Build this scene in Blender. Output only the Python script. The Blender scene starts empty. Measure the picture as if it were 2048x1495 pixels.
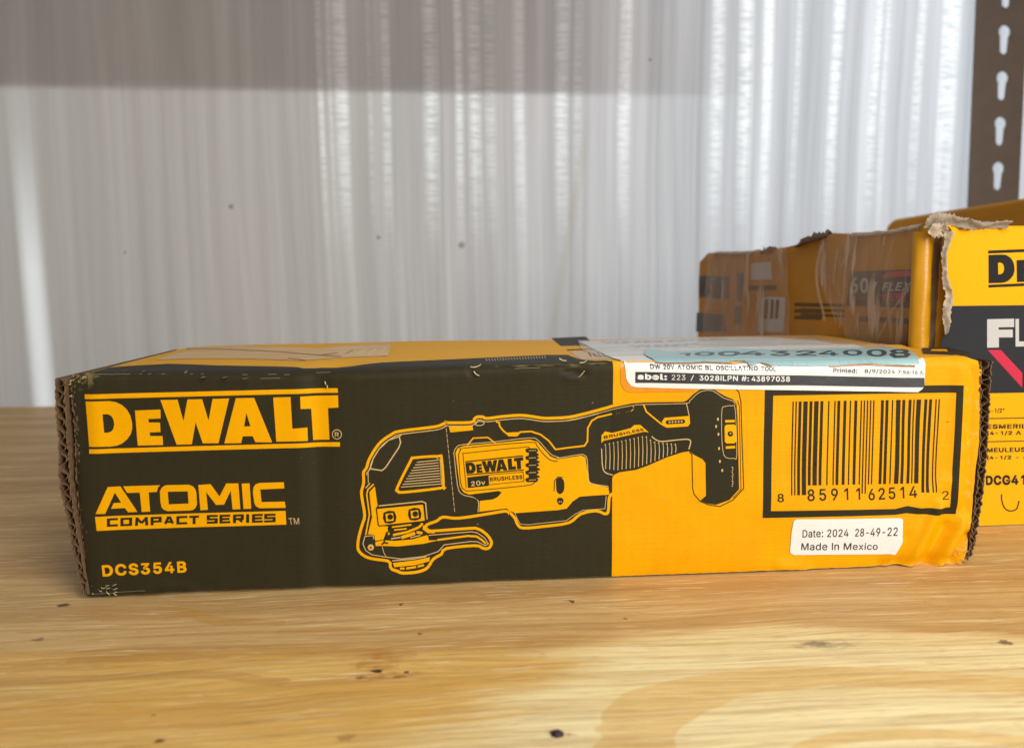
import bpy, bmesh, math, random
import numpy as np
from mathutils import Vector, Matrix, geometry, noise as mn

C = bpy.context.scene.collection
SC = bpy.context.scene

# ------------------------------------------------------------------ camera
CAM = np.array([0.12947513, -0.27873962, 0.1094526])
YAW, PITCH, ROLL, FPX = -0.08317517, -0.11431792, -0.00817485, 1571.754
def _axes():
    cy, sy = math.cos(YAW), math.sin(YAW)
    f = np.array([-sy*math.cos(PITCH), cy*math.cos(PITCH), math.sin(PITCH)])
    r = np.array([cy, sy, 0.0]); u = np.cross(r, f)
    r2 = r*math.cos(ROLL)+u*math.sin(ROLL); u2 = -r*math.sin(ROLL)+u*math.cos(ROLL)
    return r2, u2, f
RX, UP, FW = _axes()
cd = bpy.data.cameras.new('camera'); cam = bpy.data.objects.new('camera', cd); C.objects.link(cam)
m = Matrix(((RX[0], UP[0], -FW[0], CAM[0]), (RX[1], UP[1], -FW[1], CAM[1]), (RX[2], UP[2], -FW[2], CAM[2]), (0, 0, 0, 1)))
cam.matrix_world = m
cd.sensor_width = 36; cd.lens = FPX/2048*36; cd.clip_start = .01; cd.clip_end = 50
cd.dof.use_dof = True; cd.dof.focus_distance = 0.30; cd.dof.aperture_fstop = 11.5
SC.camera = cam

# ------------------------------------------------------------------ light
SC.view_settings.view_transform = 'Standard'; SC.view_settings.look = 'None'
SC.view_settings.exposure = 0; SC.view_settings.gamma = 1
w = bpy.data.worlds.new('World'); SC.world = w; w.use_nodes = True
bg = w.node_tree.nodes['Background']; bg.inputs[0].default_value = (.95, .96, 1, 1); bg.inputs[1].default_value = .22
def area(name, loc, target, size, power, col, sy=None):
    l = bpy.data.lights.new(name, 'AREA'); l.energy = power; l.color = col; l.size = size
    if sy: l.shape = 'RECTANGLE'; l.size_y = sy
    o = bpy.data.objects.new(name, l); C.objects.link(o); o.location = loc
    o.rotation_euler = (Vector(target)-Vector(loc)).to_track_quat('-Z', 'Y').to_euler()
    return o
area('key_light', (.78, -.85, .37), (.20, 0, .04), .5, 10.0, (1, .96, .88))
area('fill_light', (.30, -.40, .52), (.28, -.16, .0), .4, 2.15, (1, .95, .84))
area('back_window_light', (.42, 1.25, .62), (.32, .47, .2), .55, 6.7, (1, .985, .94), .5)
area('back_side_light', (1.25, 1.05, .45), (.75, .47, .22), .5, 16, (.84, .93, 1), .8)
area('back_left_light', (-.55, 1.0, .2), (-.13, .47, .1), .25, 1.3, (.88, .95, 1), .5)

# ------------------------------------------------------------------ helpers
H = 0.0803746929; W = 0.33; D = 0.1254192754
def ray(px, py):
    d = FW + RX*((px-1024)/FPX) + UP*((747.5-py)/FPX)
    return d/np.linalg.norm(d)
def hit(px, py, p0, n):
    d = ray(px, py); t = np.dot(np.asarray(p0)-CAM, n)/np.dot(d, n)
    return CAM + d*t
def front_uv(px, py):
    p = hit(px, py, (0, 0, 0), (0, 1, 0)); return (p[0], p[2])
def top_uv(px, py):
    p = hit(px, py, (0, 0, H), (0, 0, 1)); return (p[0], p[1])
def table_uv(px, py):
    p = hit(px, py, (0, 0, 0), (0, 0, 1)); return (p[0], p[1])
def zoom(pts, ox, oy, s):
    return [(ox+x/s, oy+y/s) for x, y in pts]
ZA = lambda p: zoom(p, 150, 760, 6.8267)
ZB = lambda p: zoom(p, 400, 760, 6.8267)
ZC = lambda p: zoom(p, 180, 950, 9.309)
ZD = lambda p: zoom(p, 390, 950, 9.309)
Z1 = lambda p: zoom(p, 80, 640, 2.578)
Z2 = lambda p: zoom(p, 680, 740, 3.398)
Z3 = lambda p: zoom(p, 1080, 740, 4.152)
Z5 = lambda p: zoom(p, 1480, 740, 3.1144)
Z6 = lambda p: zoom(p, 700, 940, 6.797)
Z7 = lambda p: zoom(p, 1160, 650, 5.6889)
Z8 = lambda p: zoom(p, 1500, 650, 5.6889)
Z9 = lambda p: zoom(p, 1600, 420, 5.34)
Z10 = lambda p: zoom(p, 1380, 440, 6.2308)
Z11 = lambda p: zoom(p, 1840, 400, 3.7365)
Z12 = lambda p: zoom(p, 1840, 760, 3.7365)

def smooth(pts, closed=False, n=5):
    P = [np.array(p, float) for p in pts]; out = []; N = len(P)
    rng = range(N) if closed else range(N-1)
    for i in rng:
        p1, p2 = P[i], P[(i+1) % N]
        p0 = P[i-1] if (closed or i > 0) else 2*p1-p2
        p3 = P[(i+2) % N] if (closed or i+2 < N) else 2*p2-p1
        for k in range(n):
            t = k/n
            out.append(tuple(.5*((2*p1)+(-p0+p2)*t+(2*p0-5*p1+4*p2-p3)*t*t+(-p0+3*p1-3*p2+p3)*t**3)))
    if not closed: out.append(tuple(P[-1]))
    return out
def rough(pts, amp, step=None, seed=0, closed=True):
    """resample a polyline and nibble it"""
    r = random.Random(seed); P = [np.array(p, float) for p in pts]; out = []
    for i in range(len(P) if closed else len(P)-1):
        a, b = P[i], P[(i+1) % len(P)]; L = np.linalg.norm(b-a); k = max(1, int(L/(step or 6)))
        for j in range(k):
            q = a+(b-a)*j/k; out.append((q[0]+r.uniform(-amp, amp), q[1]+r.uniform(-amp, amp)))
    if not closed: out.append(tuple(P[-1]))
    return out
def area2(p): return sum(p[i-1][0]*p[i][1]-p[i][0]*p[i-1][1] for i in range(len(p)))/2
def inset(pts, d):
    """shift a closed polyline inwards by d (same units)"""
    s = 1 if area2(pts) > 0 else -1; out = []; N = len(pts)
    for i in range(N):
        a, b, c = (np.array(pts[j % N], float) for j in (i-1, i, i+1))
        t = (b-a)/(np.linalg.norm(b-a)+1e-9)+(c-b)/(np.linalg.norm(c-b)+1e-9); t /= np.linalg.norm(t)+1e-9
        out.append(tuple(b+np.array((-t[1], t[0]))*d*s))
    return out
def inside(x, y, loops):
    c = np.zeros(np.shape(x), bool)
    for L in loops:
        L = np.asarray(L); x0, y0 = L[:, 0], L[:, 1]; x1, y1 = np.roll(x0, -1), np.roll(y0, -1)
        for a, b, c1, d in zip(x0, y0, x1, y1):
            if b == d: continue
            k = (y > b) != (y > d); c ^= k & (x < (c1-a)*(y-b)/(d-b)+a)
    return c
def homog(src, dst):
    A = []; B = []
    for (x, y), (u, v) in zip(src, dst):
        A += [[x, y, 1, 0, 0, 0, -u*x, -u*y], [0, 0, 0, x, y, 1, -v*x, -v*y]]; B += [u, v]
    h = np.linalg.solve(np.array(A, float), np.array(B, float)); Hm = np.append(h, 1).reshape(3, 3)
    def f(p):
        q = Hm @ np.array([p[0], p[1], 1]); return (q[0]/q[2], q[1]/q[2])
    return f
SQ = [(0, 1), (1, 1), (1, 0), (0, 0)]      # tl tr br bl

# outlines of a plain grotesque alphabet: char advance loop|loop
GLYPHS = {}
for g_ in '" 409 78,318,70,509,136,509,128,318|193,318,185,509,250,509,243,318;# 528 64,0,147,509,198,509,115,0|242,0,326,509,377,509,294,0|10,140,19,192,400,192,391,140|40,316,49,368,429,368,421,316;( 361 89,207,90,244,94,283,109,364,119,403,145,477,160,510,177,539,236,539,204,466,179,390,161,313,152,241,152,176,160,115,177,50,188,16,218,-57,236,-96,177,-96,150,-46,128,4,111,55,99,106,92,156;) 361 37,-96,72,-18,97,52,113,116,121,177,121,241,112,313,94,390,69,466,37,539,97,539,113,510,142,441,164,364,173,323,183,244,184,207,182,156,174,104,161,53,144,3,123,-47,97,-96;- 541 337,244,337,188,114,188,114,244;. 276 83,-3,55,18,51,53,63,73,83,85,107,85,128,73,140,53,140,29,128,9,107,-3;/ 337 235,533,71,-76,14,-76,178,533;0 541 227,50,250,52,271,60,290,74,306,92,320,116,330,144,338,176,342,213,344,254,342,295,338,332,330,365,320,393,306,416,290,435,271,449,250,457,227,460,203,457,182,449,163,435,147,416,134,393,123,365,115,332,111,295,109,254,111,213,115,176,123,144,134,116,147,92,163,74,182,60,203,52|227,-7,191,-3,158,7,130,24,105,48,85,77,69,113,57,155,50,202,48,254,50,306,57,353,69,395,85,431,106,461,130,484,159,502,191,512,227,516,262,512,295,502,323,484,348,461,368,431,384,395,396,353,403,306,405,254,403,202,396,155,384,113,368,77,348,48,323,24,295,7,263,-3;1 541 245,0,245,420,130,352,130,415,250,509,308,509,308,0;2 541 64,0,64,47,252,248,294,298,311,327,319,356,319,389,308,419,287,441,258,455,224,460,188,454,159,438,139,413,128,381,127,362,66,362,68,391,75,418,86,442,102,464,121,482,143,496,168,507,196,513,225,516,254,513,281,507,306,497,328,482,346,465,361,445,372,423,379,398,380,354,371,318,351,280,317,235,267,180,153,60,153,57,389,57,389,0;3 541 218,-7,188,-5,159,1,108,22,88,38,70,57,57,79,48,104,44,132,109,132,118,100,137,76,165,59,200,51,239,51,275,61,304,80,323,108,329,145,323,180,306,211,275,234,229,246,157,248,157,299,288,448,288,452,70,452,70,509,372,509,372,461,211,278,211,289,247,290,279,286,308,276,333,262,354,244,371,222,383,198,391,173,393,145,390,116,383,90,370,66,354,45,333,27,309,12,281,2,251,-5;4 541 282,0,282,318,343,318,343,0|40,105,40,158,247,509,311,509,109,166,109,163,413,163,413,105;5 541 221,-7,192,-5,165,1,140,11,99,41,83,60,71,82,63,105,60,130,122,130,130,102,148,78,173,60,204,51,241,51,276,64,304,89,322,122,328,162,321,203,303,237,275,262,238,275,201,276,152,262,128,246,67,253,96,509,366,509,366,452,151,452,134,301,178,325,212,333,252,332,294,321,330,299,358,269,379,231,390,187,391,163,388,132,381,102,369,76,352,52,332,32,309,15,282,3,253,-4;6 541 245,50,279,63,304,86,322,119,327,157,322,196,304,228,279,251,245,264,207,264,174,252,148,229,131,197,125,158,131,119,148,86,174,63,207,50|226,-7,196,-4,168,3,142,15,119,31,100,51,84,74,73,101,66,130,65,187,80,239,93,268,112,302,137,340,252,509,322,509,151,261,157,279,184,302,221,313,265,312,316,295,337,280,355,262,370,240,380,215,387,187,389,157,387,127,379,98,368,73,352,50,333,30,310,14,284,3,257,-4;7 541 97,0,323,448,323,452,62,452,62,509,391,509,391,449,165,0;8 541 244,291,274,300,298,318,314,344,319,376,314,407,299,432,275,449,244,459,208,459,164,442,145,420,134,392,134,359,145,330,165,308,193,294,209,291|248,50,285,60,313,79,331,106,337,139,330,173,312,202,283,223,247,234,206,234,169,223,140,202,122,173,115,139,121,106,139,79,167,60,205,50|226,-7,193,-5,163,1,136,11,111,25,91,42,74,62,62,84,54,109,53,156,65,195,87,228,117,252,153,267,129,276,109,289,93,308,80,330,73,354,70,380,79,429,90,450,124,485,146,498,170,508,197,514,226,516,255,514,282,508,306,498,328,485,346,469,373,429,382,380,379,354,372,330,359,308,343,289,300,265,335,252,365,228,387,195,399,156,401,135,398,109,391,84,378,62,362,42,341,25,317,11,289,1,259,-5;9 541 207,459,174,446,148,423,131,390,125,352,131,313,148,280,174,257,207,245,245,245,279,257,305,280,322,312,327,350,322,390,305,422,279,446,245,459|226,516,256,513,285,506,310,494,333,478,352,458,368,434,380,408,387,378,389,347,382,296,373,270,359,240,315,168,200,0,130,0,301,248,295,229,268,207,232,195,188,197,161,203,137,214,116,229,98,247,83,269,72,294,66,321,64,352,66,382,73,411,85,436,101,459,120,479,143,494,168,506,196,513;: 276 83,-3,55,18,51,53,63,73,83,85,107,85,128,73,140,53,140,29,128,9,107,-3|83,272,63,284,51,304,51,328,63,349,83,360,107,360,128,349,140,328,140,304,128,284,107,272;A 568 110,142,110,199,370,199,370,142|16,0,201,509,276,509,463,0,395,0,287,302,232,478,245,478,213,371,191,302,85,0;B 544 125,285,238,285,273,290,302,304,323,326,335,355,333,393,326,412,313,429,294,442,270,449,240,452,125,452|125,57,245,57,281,60,309,67,330,80,344,96,353,115,354,153,342,184,320,209,289,225,248,231,125,231|60,0,60,509,241,509,274,507,304,501,329,491,350,477,367,461,381,442,396,398,397,353,387,320,368,295,315,262,347,254,378,234,402,203,411,184,418,136,416,111,410,88,400,67,386,48,368,31,344,18,317,8,284,2,247,0;C 598 267,-7,225,-3,186,7,150,25,119,49,92,79,70,115,53,157,44,203,40,254,44,305,53,352,70,393,92,429,119,459,150,484,186,501,225,512,267,516,317,511,362,496,402,471,435,438,459,397,473,348,408,348,397,380,380,407,344,437,300,453,267,456,237,453,209,445,184,432,161,414,141,391,125,364,113,332,106,295,103,254,106,213,113,177,125,145,141,117,161,94,184,76,210,63,237,56,284,54,330,65,369,90,397,128,408,160,473,160,459,112,435,71,420,53,383,24,341,5,293,-6;D 590 125,509,125,0,60,0,60,509|219,0,96,0,96,57,215,57,254,60,288,68,318,81,343,99,363,122,379,149,390,181,397,216,399,255,397,294,390,329,379,361,364,388,344,410,320,428,291,441,258,449,221,452,93,452,93,509,225,509,273,505,315,495,353,478,385,455,412,426,433,391,449,351,458,306,462,255,458,205,449,159,433,119,411,83,384,54,351,31,312,14,268,3;E 507 60,0,60,509,372,509,372,452,125,452,125,286,355,286,355,229,125,229,125,57,375,57,375,0;F 498 60,0,60,509,369,509,369,452,125,452,125,278,346,278,346,221,125,221,125,0;G 608 269,-7,225,-3,185,7,149,25,118,49,91,79,69,116,53,157,43,203,40,254,43,305,53,352,69,393,91,429,117,459,149,484,184,501,223,512,265,516,316,510,340,504,384,483,421,453,449,416,468,373,474,349,408,349,387,393,368,417,344,436,300,453,265,456,236,453,209,445,183,432,160,414,141,392,125,364,113,332,106,295,103,254,106,213,113,177,125,145,141,117,161,95,184,76,210,63,238,56,269,53,296,55,322,61,345,71,365,85,382,102,396,123,407,147,413,173,415,202,434,199,283,199,283,256,478,256,478,200,475,160,466,124,451,91,431,62,406,38,377,19,344,5,308,-4;H 605 60,0,60,509,125,509,125,289,392,289,392,509,457,509,457,0,392,0,392,232,125,232,125,0;I 250 60,0,60,509,125,509,125,0;L 481 60,0,60,509,125,509,125,57,361,57,361,0;M 716 60,0,60,509,152,509,280,179,322,49,307,49,352,187,476,509,568,509,568,0,504,0,504,327,507,457,513,457,456,291,342,0,286,0,170,291,112,457,119,457,122,291,122,0;N 611 60,0,60,509,136,509,343,183,388,107,414,55,405,54,399,142,399,509,463,509,463,0,387,0,194,303,108,452,119,454,125,291,125,0;O 621 267,53,296,55,324,63,349,76,372,94,392,116,408,144,420,176,428,213,430,254,428,295,420,332,408,365,392,392,372,415,349,433,324,446,296,453,267,456,237,453,210,445,184,433,161,415,142,392,125,364,113,332,106,295,103,254,106,213,113,176,125,144,142,117,161,94,184,76,210,63,237,55|267,-7,225,-3,186,7,150,25,119,49,92,79,70,115,53,157,44,203,40,254,44,305,53,352,70,393,92,429,119,459,150,484,186,501,225,512,267,516,309,512,348,501,384,484,415,459,442,429,464,393,480,352,490,305,493,254,490,203,480,157,464,115,442,79,415,49,384,25,348,7,309,-3;P 533 60,0,60,509,235,509,272,506,305,499,332,487,356,471,375,452,390,430,407,377,409,348,407,318,390,265,375,243,356,223,332,207,305,195,272,188,235,186,109,186,109,242,233,242,279,248,312,266,333,294,343,328,343,367,333,402,312,428,297,439,257,451,232,452,125,452,125,0;R 537 60,0,60,509,236,509,273,506,305,500,333,489,356,473,376,455,390,433,401,408,407,381,409,352,407,323,401,296,390,271,376,250,356,232,333,217,305,206,273,200,236,198,96,198,96,255,234,255,280,260,313,276,334,300,344,333,344,371,334,405,313,430,298,440,258,451,233,452,125,452,125,0|353,0,230,229,303,229,428,0;S 535 224,-9,188,-7,156,-1,128,9,102,23,81,40,64,60,51,83,42,109,38,137,104,137,114,102,136,76,166,59,204,50,246,50,286,60,317,79,338,106,346,139,340,168,322,189,296,205,245,222,184,239,145,253,112,269,86,289,67,313,56,341,52,372,54,400,62,425,75,448,92,468,113,484,138,498,165,508,195,514,227,516,259,514,289,508,316,498,340,484,360,468,377,449,390,427,398,403,401,378,337,378,332,402,320,421,302,437,280,449,254,456,225,459,185,454,152,440,129,418,117,391,117,359,131,334,155,315,212,293,295,270,344,248,372,226,395,198,407,161,406,112,399,87,386,64,370,43,349,25,323,11,294,0,261,-7;T 537 32,452,32,509,417,509,417,452,257,452,257,0,193,0,193,452;U 605 259,-8,220,-6,186,2,154,15,126,33,103,55,85,80,71,108,63,140,60,173,60,509,124,509,124,178,126,155,141,113,153,95,187,68,208,59,232,53,285,53,331,68,349,80,377,113,391,155,393,178,393,509,457,509,457,173,454,140,446,108,433,80,414,55,391,33,363,15,332,2,297,-6;V 568 204,0,16,509,84,509,207,164,248,31,235,31,267,138,290,206,395,509,463,509,278,0;W 774 155,0,16,509,82,509,172,162,197,40,189,40,215,162,306,509,380,509,462,196,494,58,497,40,488,40,510,145,603,509,670,509,530,0,455,0,362,345,341,445,336,475,350,475,330,371,318,323,230,0;X 562 18,0,217,284,217,236,29,509,104,509,188,386,230,318,243,292,232,292,288,386,374,509,446,509,259,239,259,287,456,0,382,0,275,154,230,231,244,231,182,129,91,0;a 477 192,47,228,59,254,80,270,108,276,138,276,190,221,174,147,163,112,147,97,130,93,93,109,64,142,48|137,-7,115,-3,76,15,48,45,38,63,32,84,32,128,43,161,64,184,108,206,178,220,257,231,274,246,275,272,267,297,240,322,212,330,178,330,137,316,110,292,100,274,41,291,51,313,79,346,114,368,153,380,208,384,255,375,286,360,312,336,330,301,337,251,337,0,277,0,277,52,242,16,215,1,181,-7;b 512 242,49,262,55,294,80,316,117,327,163,327,215,316,261,295,298,262,322,243,328,220,330,198,328,178,322,147,299,134,282,118,241,113,189,118,138,125,115,147,78,179,55,198,49|208,-7,172,4,147,21,118,59,112,59,112,0,53,0,53,509,114,509,114,319,147,355,171,373,207,383,259,382,287,374,313,361,335,342,354,320,370,293,381,261,388,227,390,189,388,151,381,116,370,84,355,57,336,34,313,16,288,3,260,-6;c 484 207,-8,174,-5,144,3,117,16,93,35,72,58,56,85,44,116,37,150,34,187,37,225,44,260,56,291,72,318,93,341,117,360,144,374,174,382,226,384,260,377,305,356,330,335,349,308,362,277,303,262,278,304,242,325,207,330,184,328,163,321,130,296,108,258,98,212,96,187,102,139,108,117,130,80,163,55,207,46,253,55,285,80,304,117,363,102,350,70,331,43,292,12,261,-1;d 512 226,49,246,55,278,78,299,115,310,162,312,189,306,241,300,263,278,299,246,322,227,328,205,330,182,328,162,322,130,298,108,261,98,215,96,189,102,139,118,97,145,66,162,55,182,49|165,-6,137,3,111,16,89,34,70,57,55,84,43,116,36,151,34,189,36,227,43,261,55,293,70,320,89,342,112,361,137,374,165,382,218,383,253,373,287,346,306,319,311,319,311,509,372,509,372,0,313,0,313,59,277,21,252,4,217,-7;e 492 212,-8,177,-5,145,3,117,16,92,35,72,58,56,85,44,116,37,150,34,187,36,224,44,258,55,290,71,317,91,340,115,359,142,373,172,382,226,383,266,374,303,355,334,324,347,305,365,256,370,227,371,169,75,169,75,221,338,221,310,202,304,248,298,269,277,301,263,314,227,328,183,328,164,323,131,301,109,270,97,231,96,178,102,127,121,88,151,61,190,48,241,49,276,65,294,82,306,105,365,91,348,55,320,26,283,4,237,-7;i 255 53,0,53,379,114,379,114,0|63,448,43,472,47,504,73,522,105,518,121,504,125,472,105,448,95,444;l 277 112,0,91,8,74,20,62,37,55,59,53,84,53,509,114,509,114,83,120,62,170,54,181,3,147,-2;n 498 114,227,114,0,53,0,53,379,112,379,112,287,102,287,116,319,132,344,152,362,175,374,200,382,252,383,295,369,313,356,341,321,350,298,355,271,357,240,357,0,296,0,296,235,293,263,286,286,273,304,256,318,235,326,192,328,161,317,136,297,119,266;o 503 207,46,252,55,285,80,298,97,314,139,319,187,314,236,298,278,270,310,252,321,231,328,207,330,184,328,163,321,130,296,108,258,98,212,96,187,102,139,108,117,130,80,163,55|207,-8,174,-5,144,3,117,16,93,35,72,58,56,85,44,116,37,150,34,187,37,225,44,260,56,291,72,318,93,341,117,360,144,374,174,382,207,384,241,382,271,374,299,360,323,341,343,318,359,291,371,260,379,225,381,187,379,150,371,116,359,85,343,58,323,35,299,16,271,3,241,-5;r 347 53,0,53,379,112,379,112,321,137,354,152,367,191,383,243,384,243,322,207,326,174,321,146,306,126,284,115,254,114,237,114,0;t 315 204,379,204,327,6,327,6,379|65,471,126,471,126,98,130,70,144,55,202,54,213,2,168,-4,138,-1,113,7,92,21,77,41,68,64,65,93;v 477 163,0,17,379,84,379,173,132,206,21,184,21,216,132,305,379,371,379,226,0;x 467 21,0,171,218,171,171,29,379,100,379,170,270,207,206,175,206,211,270,233,306,282,379,352,379,209,169,209,214,358,0,287,0,219,103,173,182,205,182,160,103,91,0'.split(';'):
    k_, a_, l_ = g_.split(' ')
    L_ = []
    for q_ in l_.split('|'):
        n_ = [int(v)/1000 for v in q_.split(',')]; L_.append(list(zip(n_[::2], n_[1::2])))
    GLYPHS[k_] = (int(a_)/1000, L_)
_tc = {}
def is_hole(i, loops):
    A = np.array(loops[i]); return any(j != i and inside(A[:, 0], A[:, 1], [M]).all() for j, M in enumerate(loops))
def text_mesh(s, bold=0.0, spacing=1.0, shear=0.0):
    k = (s, bold, spacing, shear)
    if k in _tc: return _tc[k]
    V = []; F = []; x = 0.0
    for ch in s:
        if ch == ' ': x += .26*spacing; continue
        adv, loops = GLYPHS[ch]; out = []
        for i, L in enumerate(loops):
            hole = is_hole(i, loops)
            out.append([(p[0]+x+shear*p[1], p[1]) for p in (inset(L, bold if hole else -bold) if bold else L)])
        pts = []; ed = []
        for L in out:
            b = len(pts); n = len(L); pts += [Vector(p) for p in L]; ed += [(b+i, b+(i+1) % n) for i in range(n)]
        v, e, f, *_ = geometry.delaunay_2d_cdt(pts, ed, [], 0, 1e-6)
        va = np.array([tuple(p) for p in v]); fa = [list(t) for t in f]; cen = np.array([va[t].mean(0) for t in fa])
        kk = np.zeros(len(fa), bool)
        holes = [L for i, L in enumerate(out) if is_hole(i, loops)]
        for L in out:
            if L not in holes: kk |= inside(cen[:, 0], cen[:, 1], [L])
        for L in holes: kk &= ~inside(cen[:, 0], cen[:, 1], [L])
        b = len(V); V += [tuple(p) for p in va]; F += [[i+b for i in t] for t, q in zip(fa, kk) if q]
        x += (adv-.075+bold*1.1)*spacing
    v = np.array(V); used = sorted({i for f in F for i in f}); mn_, mx = v[used].min(0), v[used].max(0); v = (v-mn_)/(mx-mn_)
    _tc[k] = (v, F); return _tc[k]

class Sheet:
    """flat artwork laid on a real, slightly uneven surface: surf(u,v,h) -> point, h = height above the surface"""
    def __init__(self, px2uv, surf, maxe=.004): self.c = px2uv; self.surf = surf; self.maxe = maxe; self.reset()
    def reset(self): self.V = []; self.F = []; self.M = []
    def add(self, uv, faces, lay, mat):
        bm = bmesh.new(); vs = [bm.verts.new((u, v, 0)) for u, v in uv]
        for f in faces:
            try: bm.faces.new([vs[i] for i in f])
            except ValueError: pass
        bmesh.ops.triangulate(bm, faces=bm.faces[:])
        for _ in range(6):
            es = [e for e in bm.edges if e.calc_length() > self.maxe]
            if not es: break
            bmesh.ops.subdivide_edges(bm, edges=es, cuts=1); bmesh.ops.triangulate(bm, faces=bm.faces[:])
        b = len(self.V); bm.verts.index_update()
        for v in bm.verts: self.V.append(self.surf(v.co.x, v.co.y, lay))
        for f in bm.faces:
            i = [v.index+b for v in f.verts]
            if f.normal.z < 0: i.reverse()
            self.F.append(i); self.M.append(mat)
        bm.free()
    def fill_uv(self, loops, lay=1, mat=0, grid=None):
        pts = []; edges = []
        for L in loops:
            b = len(pts); n = len(L); pts += [Vector(p) for p in L]; edges += [(b+i, b+(i+1) % n) for i in range(n)]
        if grid:
            a = np.array([tuple(p) for p in pts]); x0, y0 = a.min(0); x1, y1 = a.max(0)
            gx, gy = np.meshgrid(np.arange(x0+grid/2, x1, grid), np.arange(y0+grid/2, y1, grid))
            gx[::2] += grid/2
            k = inside(gx, gy, loops); pts += [Vector((float(p), float(q))) for p, q in zip(gx[k], gy[k])]
        v, e, f, *_ = geometry.delaunay_2d_cdt(pts, edges, [], 0, 1e-7)
        va = np.array([tuple(p) for p in v]); fa = [list(t) for t in f]
        cen = np.array([va[t].mean(0) for t in fa]); k = inside(cen[:, 0], cen[:, 1], loops)
        self.add([tuple(p) for p in va], [t for t, q in zip(fa, k) if q], lay, mat)
    def fill(self, loops, lay=1, mat=0, grid=None):
        if isinstance(loops[0][0], (int, float, np.floating)): loops = [loops]
        self.fill_uv([[self.c(*p) for p in L] for L in loops], lay, mat, grid)
    def line(self, pts, wpx, lay=1, mat=0, closed=False, sm=False):
        """ribbon, width in photo pixels"""
        if sm: pts = smooth(pts, closed)
        P = [np.array(p, float) for p in pts]; N = len(P); L = []; R = []
        for i in range(N):
            a = P[i-1] if (closed or i > 0) else None; c = P[(i+1) % N] if (closed or i < N-1) else None
            t = np.zeros(2)
            if a is not None: d = P[i]-a; t += d/(np.linalg.norm(d)+1e-9)
            if c is not None: d = c-P[i]; t += d/(np.linalg.norm(d)+1e-9)
            l = np.linalg.norm(t); t = t/(l+1e-9); k = 1 if (a is None or c is None) else min(1.6, 2/(l+1e-9))
            n = np.array((-t[1], t[0]))*wpx/2*k; L.append(P[i]+n); R.append(P[i]-n)
        uv = [self.c(*p) for p in L]+[self.c(*p) for p in R]
        f = [(i, (i+1) % N, N+(i+1) % N, N+i) for i in range(N if closed else N-1)]
        self.add(uv, f, lay, mat)
    def dot(self, c, r, lay=1, mat=0, ry=None):
        self.fill([(c[0]+r*math.cos(a*math.pi/8), c[1]+(ry or r)*math.sin(a*math.pi/8)) for a in range(16)], lay, mat)
    def text(self, s, quad, lay=1, mat=0, bold=0., spacing=1., shear=0.):
        v, f = text_mesh(s, bold, spacing, shear); h = homog(SQ, quad)
        self.add([self.c(*h(p)) for p in v], f, lay, mat)
    def build(self, name, mats, parent=None, smooth_=True, flip=False):
        me = bpy.data.meshes.new(name); F = [list(reversed(f)) for f in self.F] if flip else self.F
        me.from_pydata([tuple(map(float, p)) for p in self.V], [], F)
        for q in mats: me.materials.append(q)
        me.polygons.foreach_set('material_index', self.M)
        me.polygons.foreach_set('use_smooth', [smooth_]*len(self.F)); me.update()
        o = bpy.data.objects.new(name, me); C.objects.link(o)
        if parent: o.parent = parent
        self.reset(); return o

def empty(name, loc=(0, 0, 0)):
    o = bpy.data.objects.new(name, None); C.objects.link(o); o.location = loc; o.empty_display_size = .02; return o
def tag(o, label=None, cat=None, group=None, kind=None):
    for k, v in (('label', label), ('category', cat), ('group', group), ('kind', kind)):
        if v: o[k] = v
    return o
def mesh(name, V, F, mats, parent=None, sm=False, mi=None):
    me = bpy.data.meshes.new(name); me.from_pydata([tuple(map(float, p)) for p in V], [], F)
    for q in (mats if isinstance(mats, (list, tuple)) else [mats]): me.materials.append(q)
    if mi: me.polygons.foreach_set('material_index', mi)
    me.polygons.foreach_set('use_smooth', [sm]*len(F)); me.update()
    o = bpy.data.objects.new(name, me); C.objects.link(o)
    if parent:
        o.parent = parent
    return o
def box_geo(lo, hi):
    x0, y0, z0 = lo; x1, y1, z1 = hi
    V = [(x0, y0, z0), (x1, y0, z0), (x1, y1, z0), (x0, y1, z0), (x0, y0, z1), (x1, y0, z1), (x1, y1, z1), (x0, y1, z1)]
    return V, [(0, 3, 2, 1), (4, 5, 6, 7), (0, 1, 5, 4), (1, 2, 6, 5), (2, 3, 7, 6), (3, 0, 4, 7)]

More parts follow.
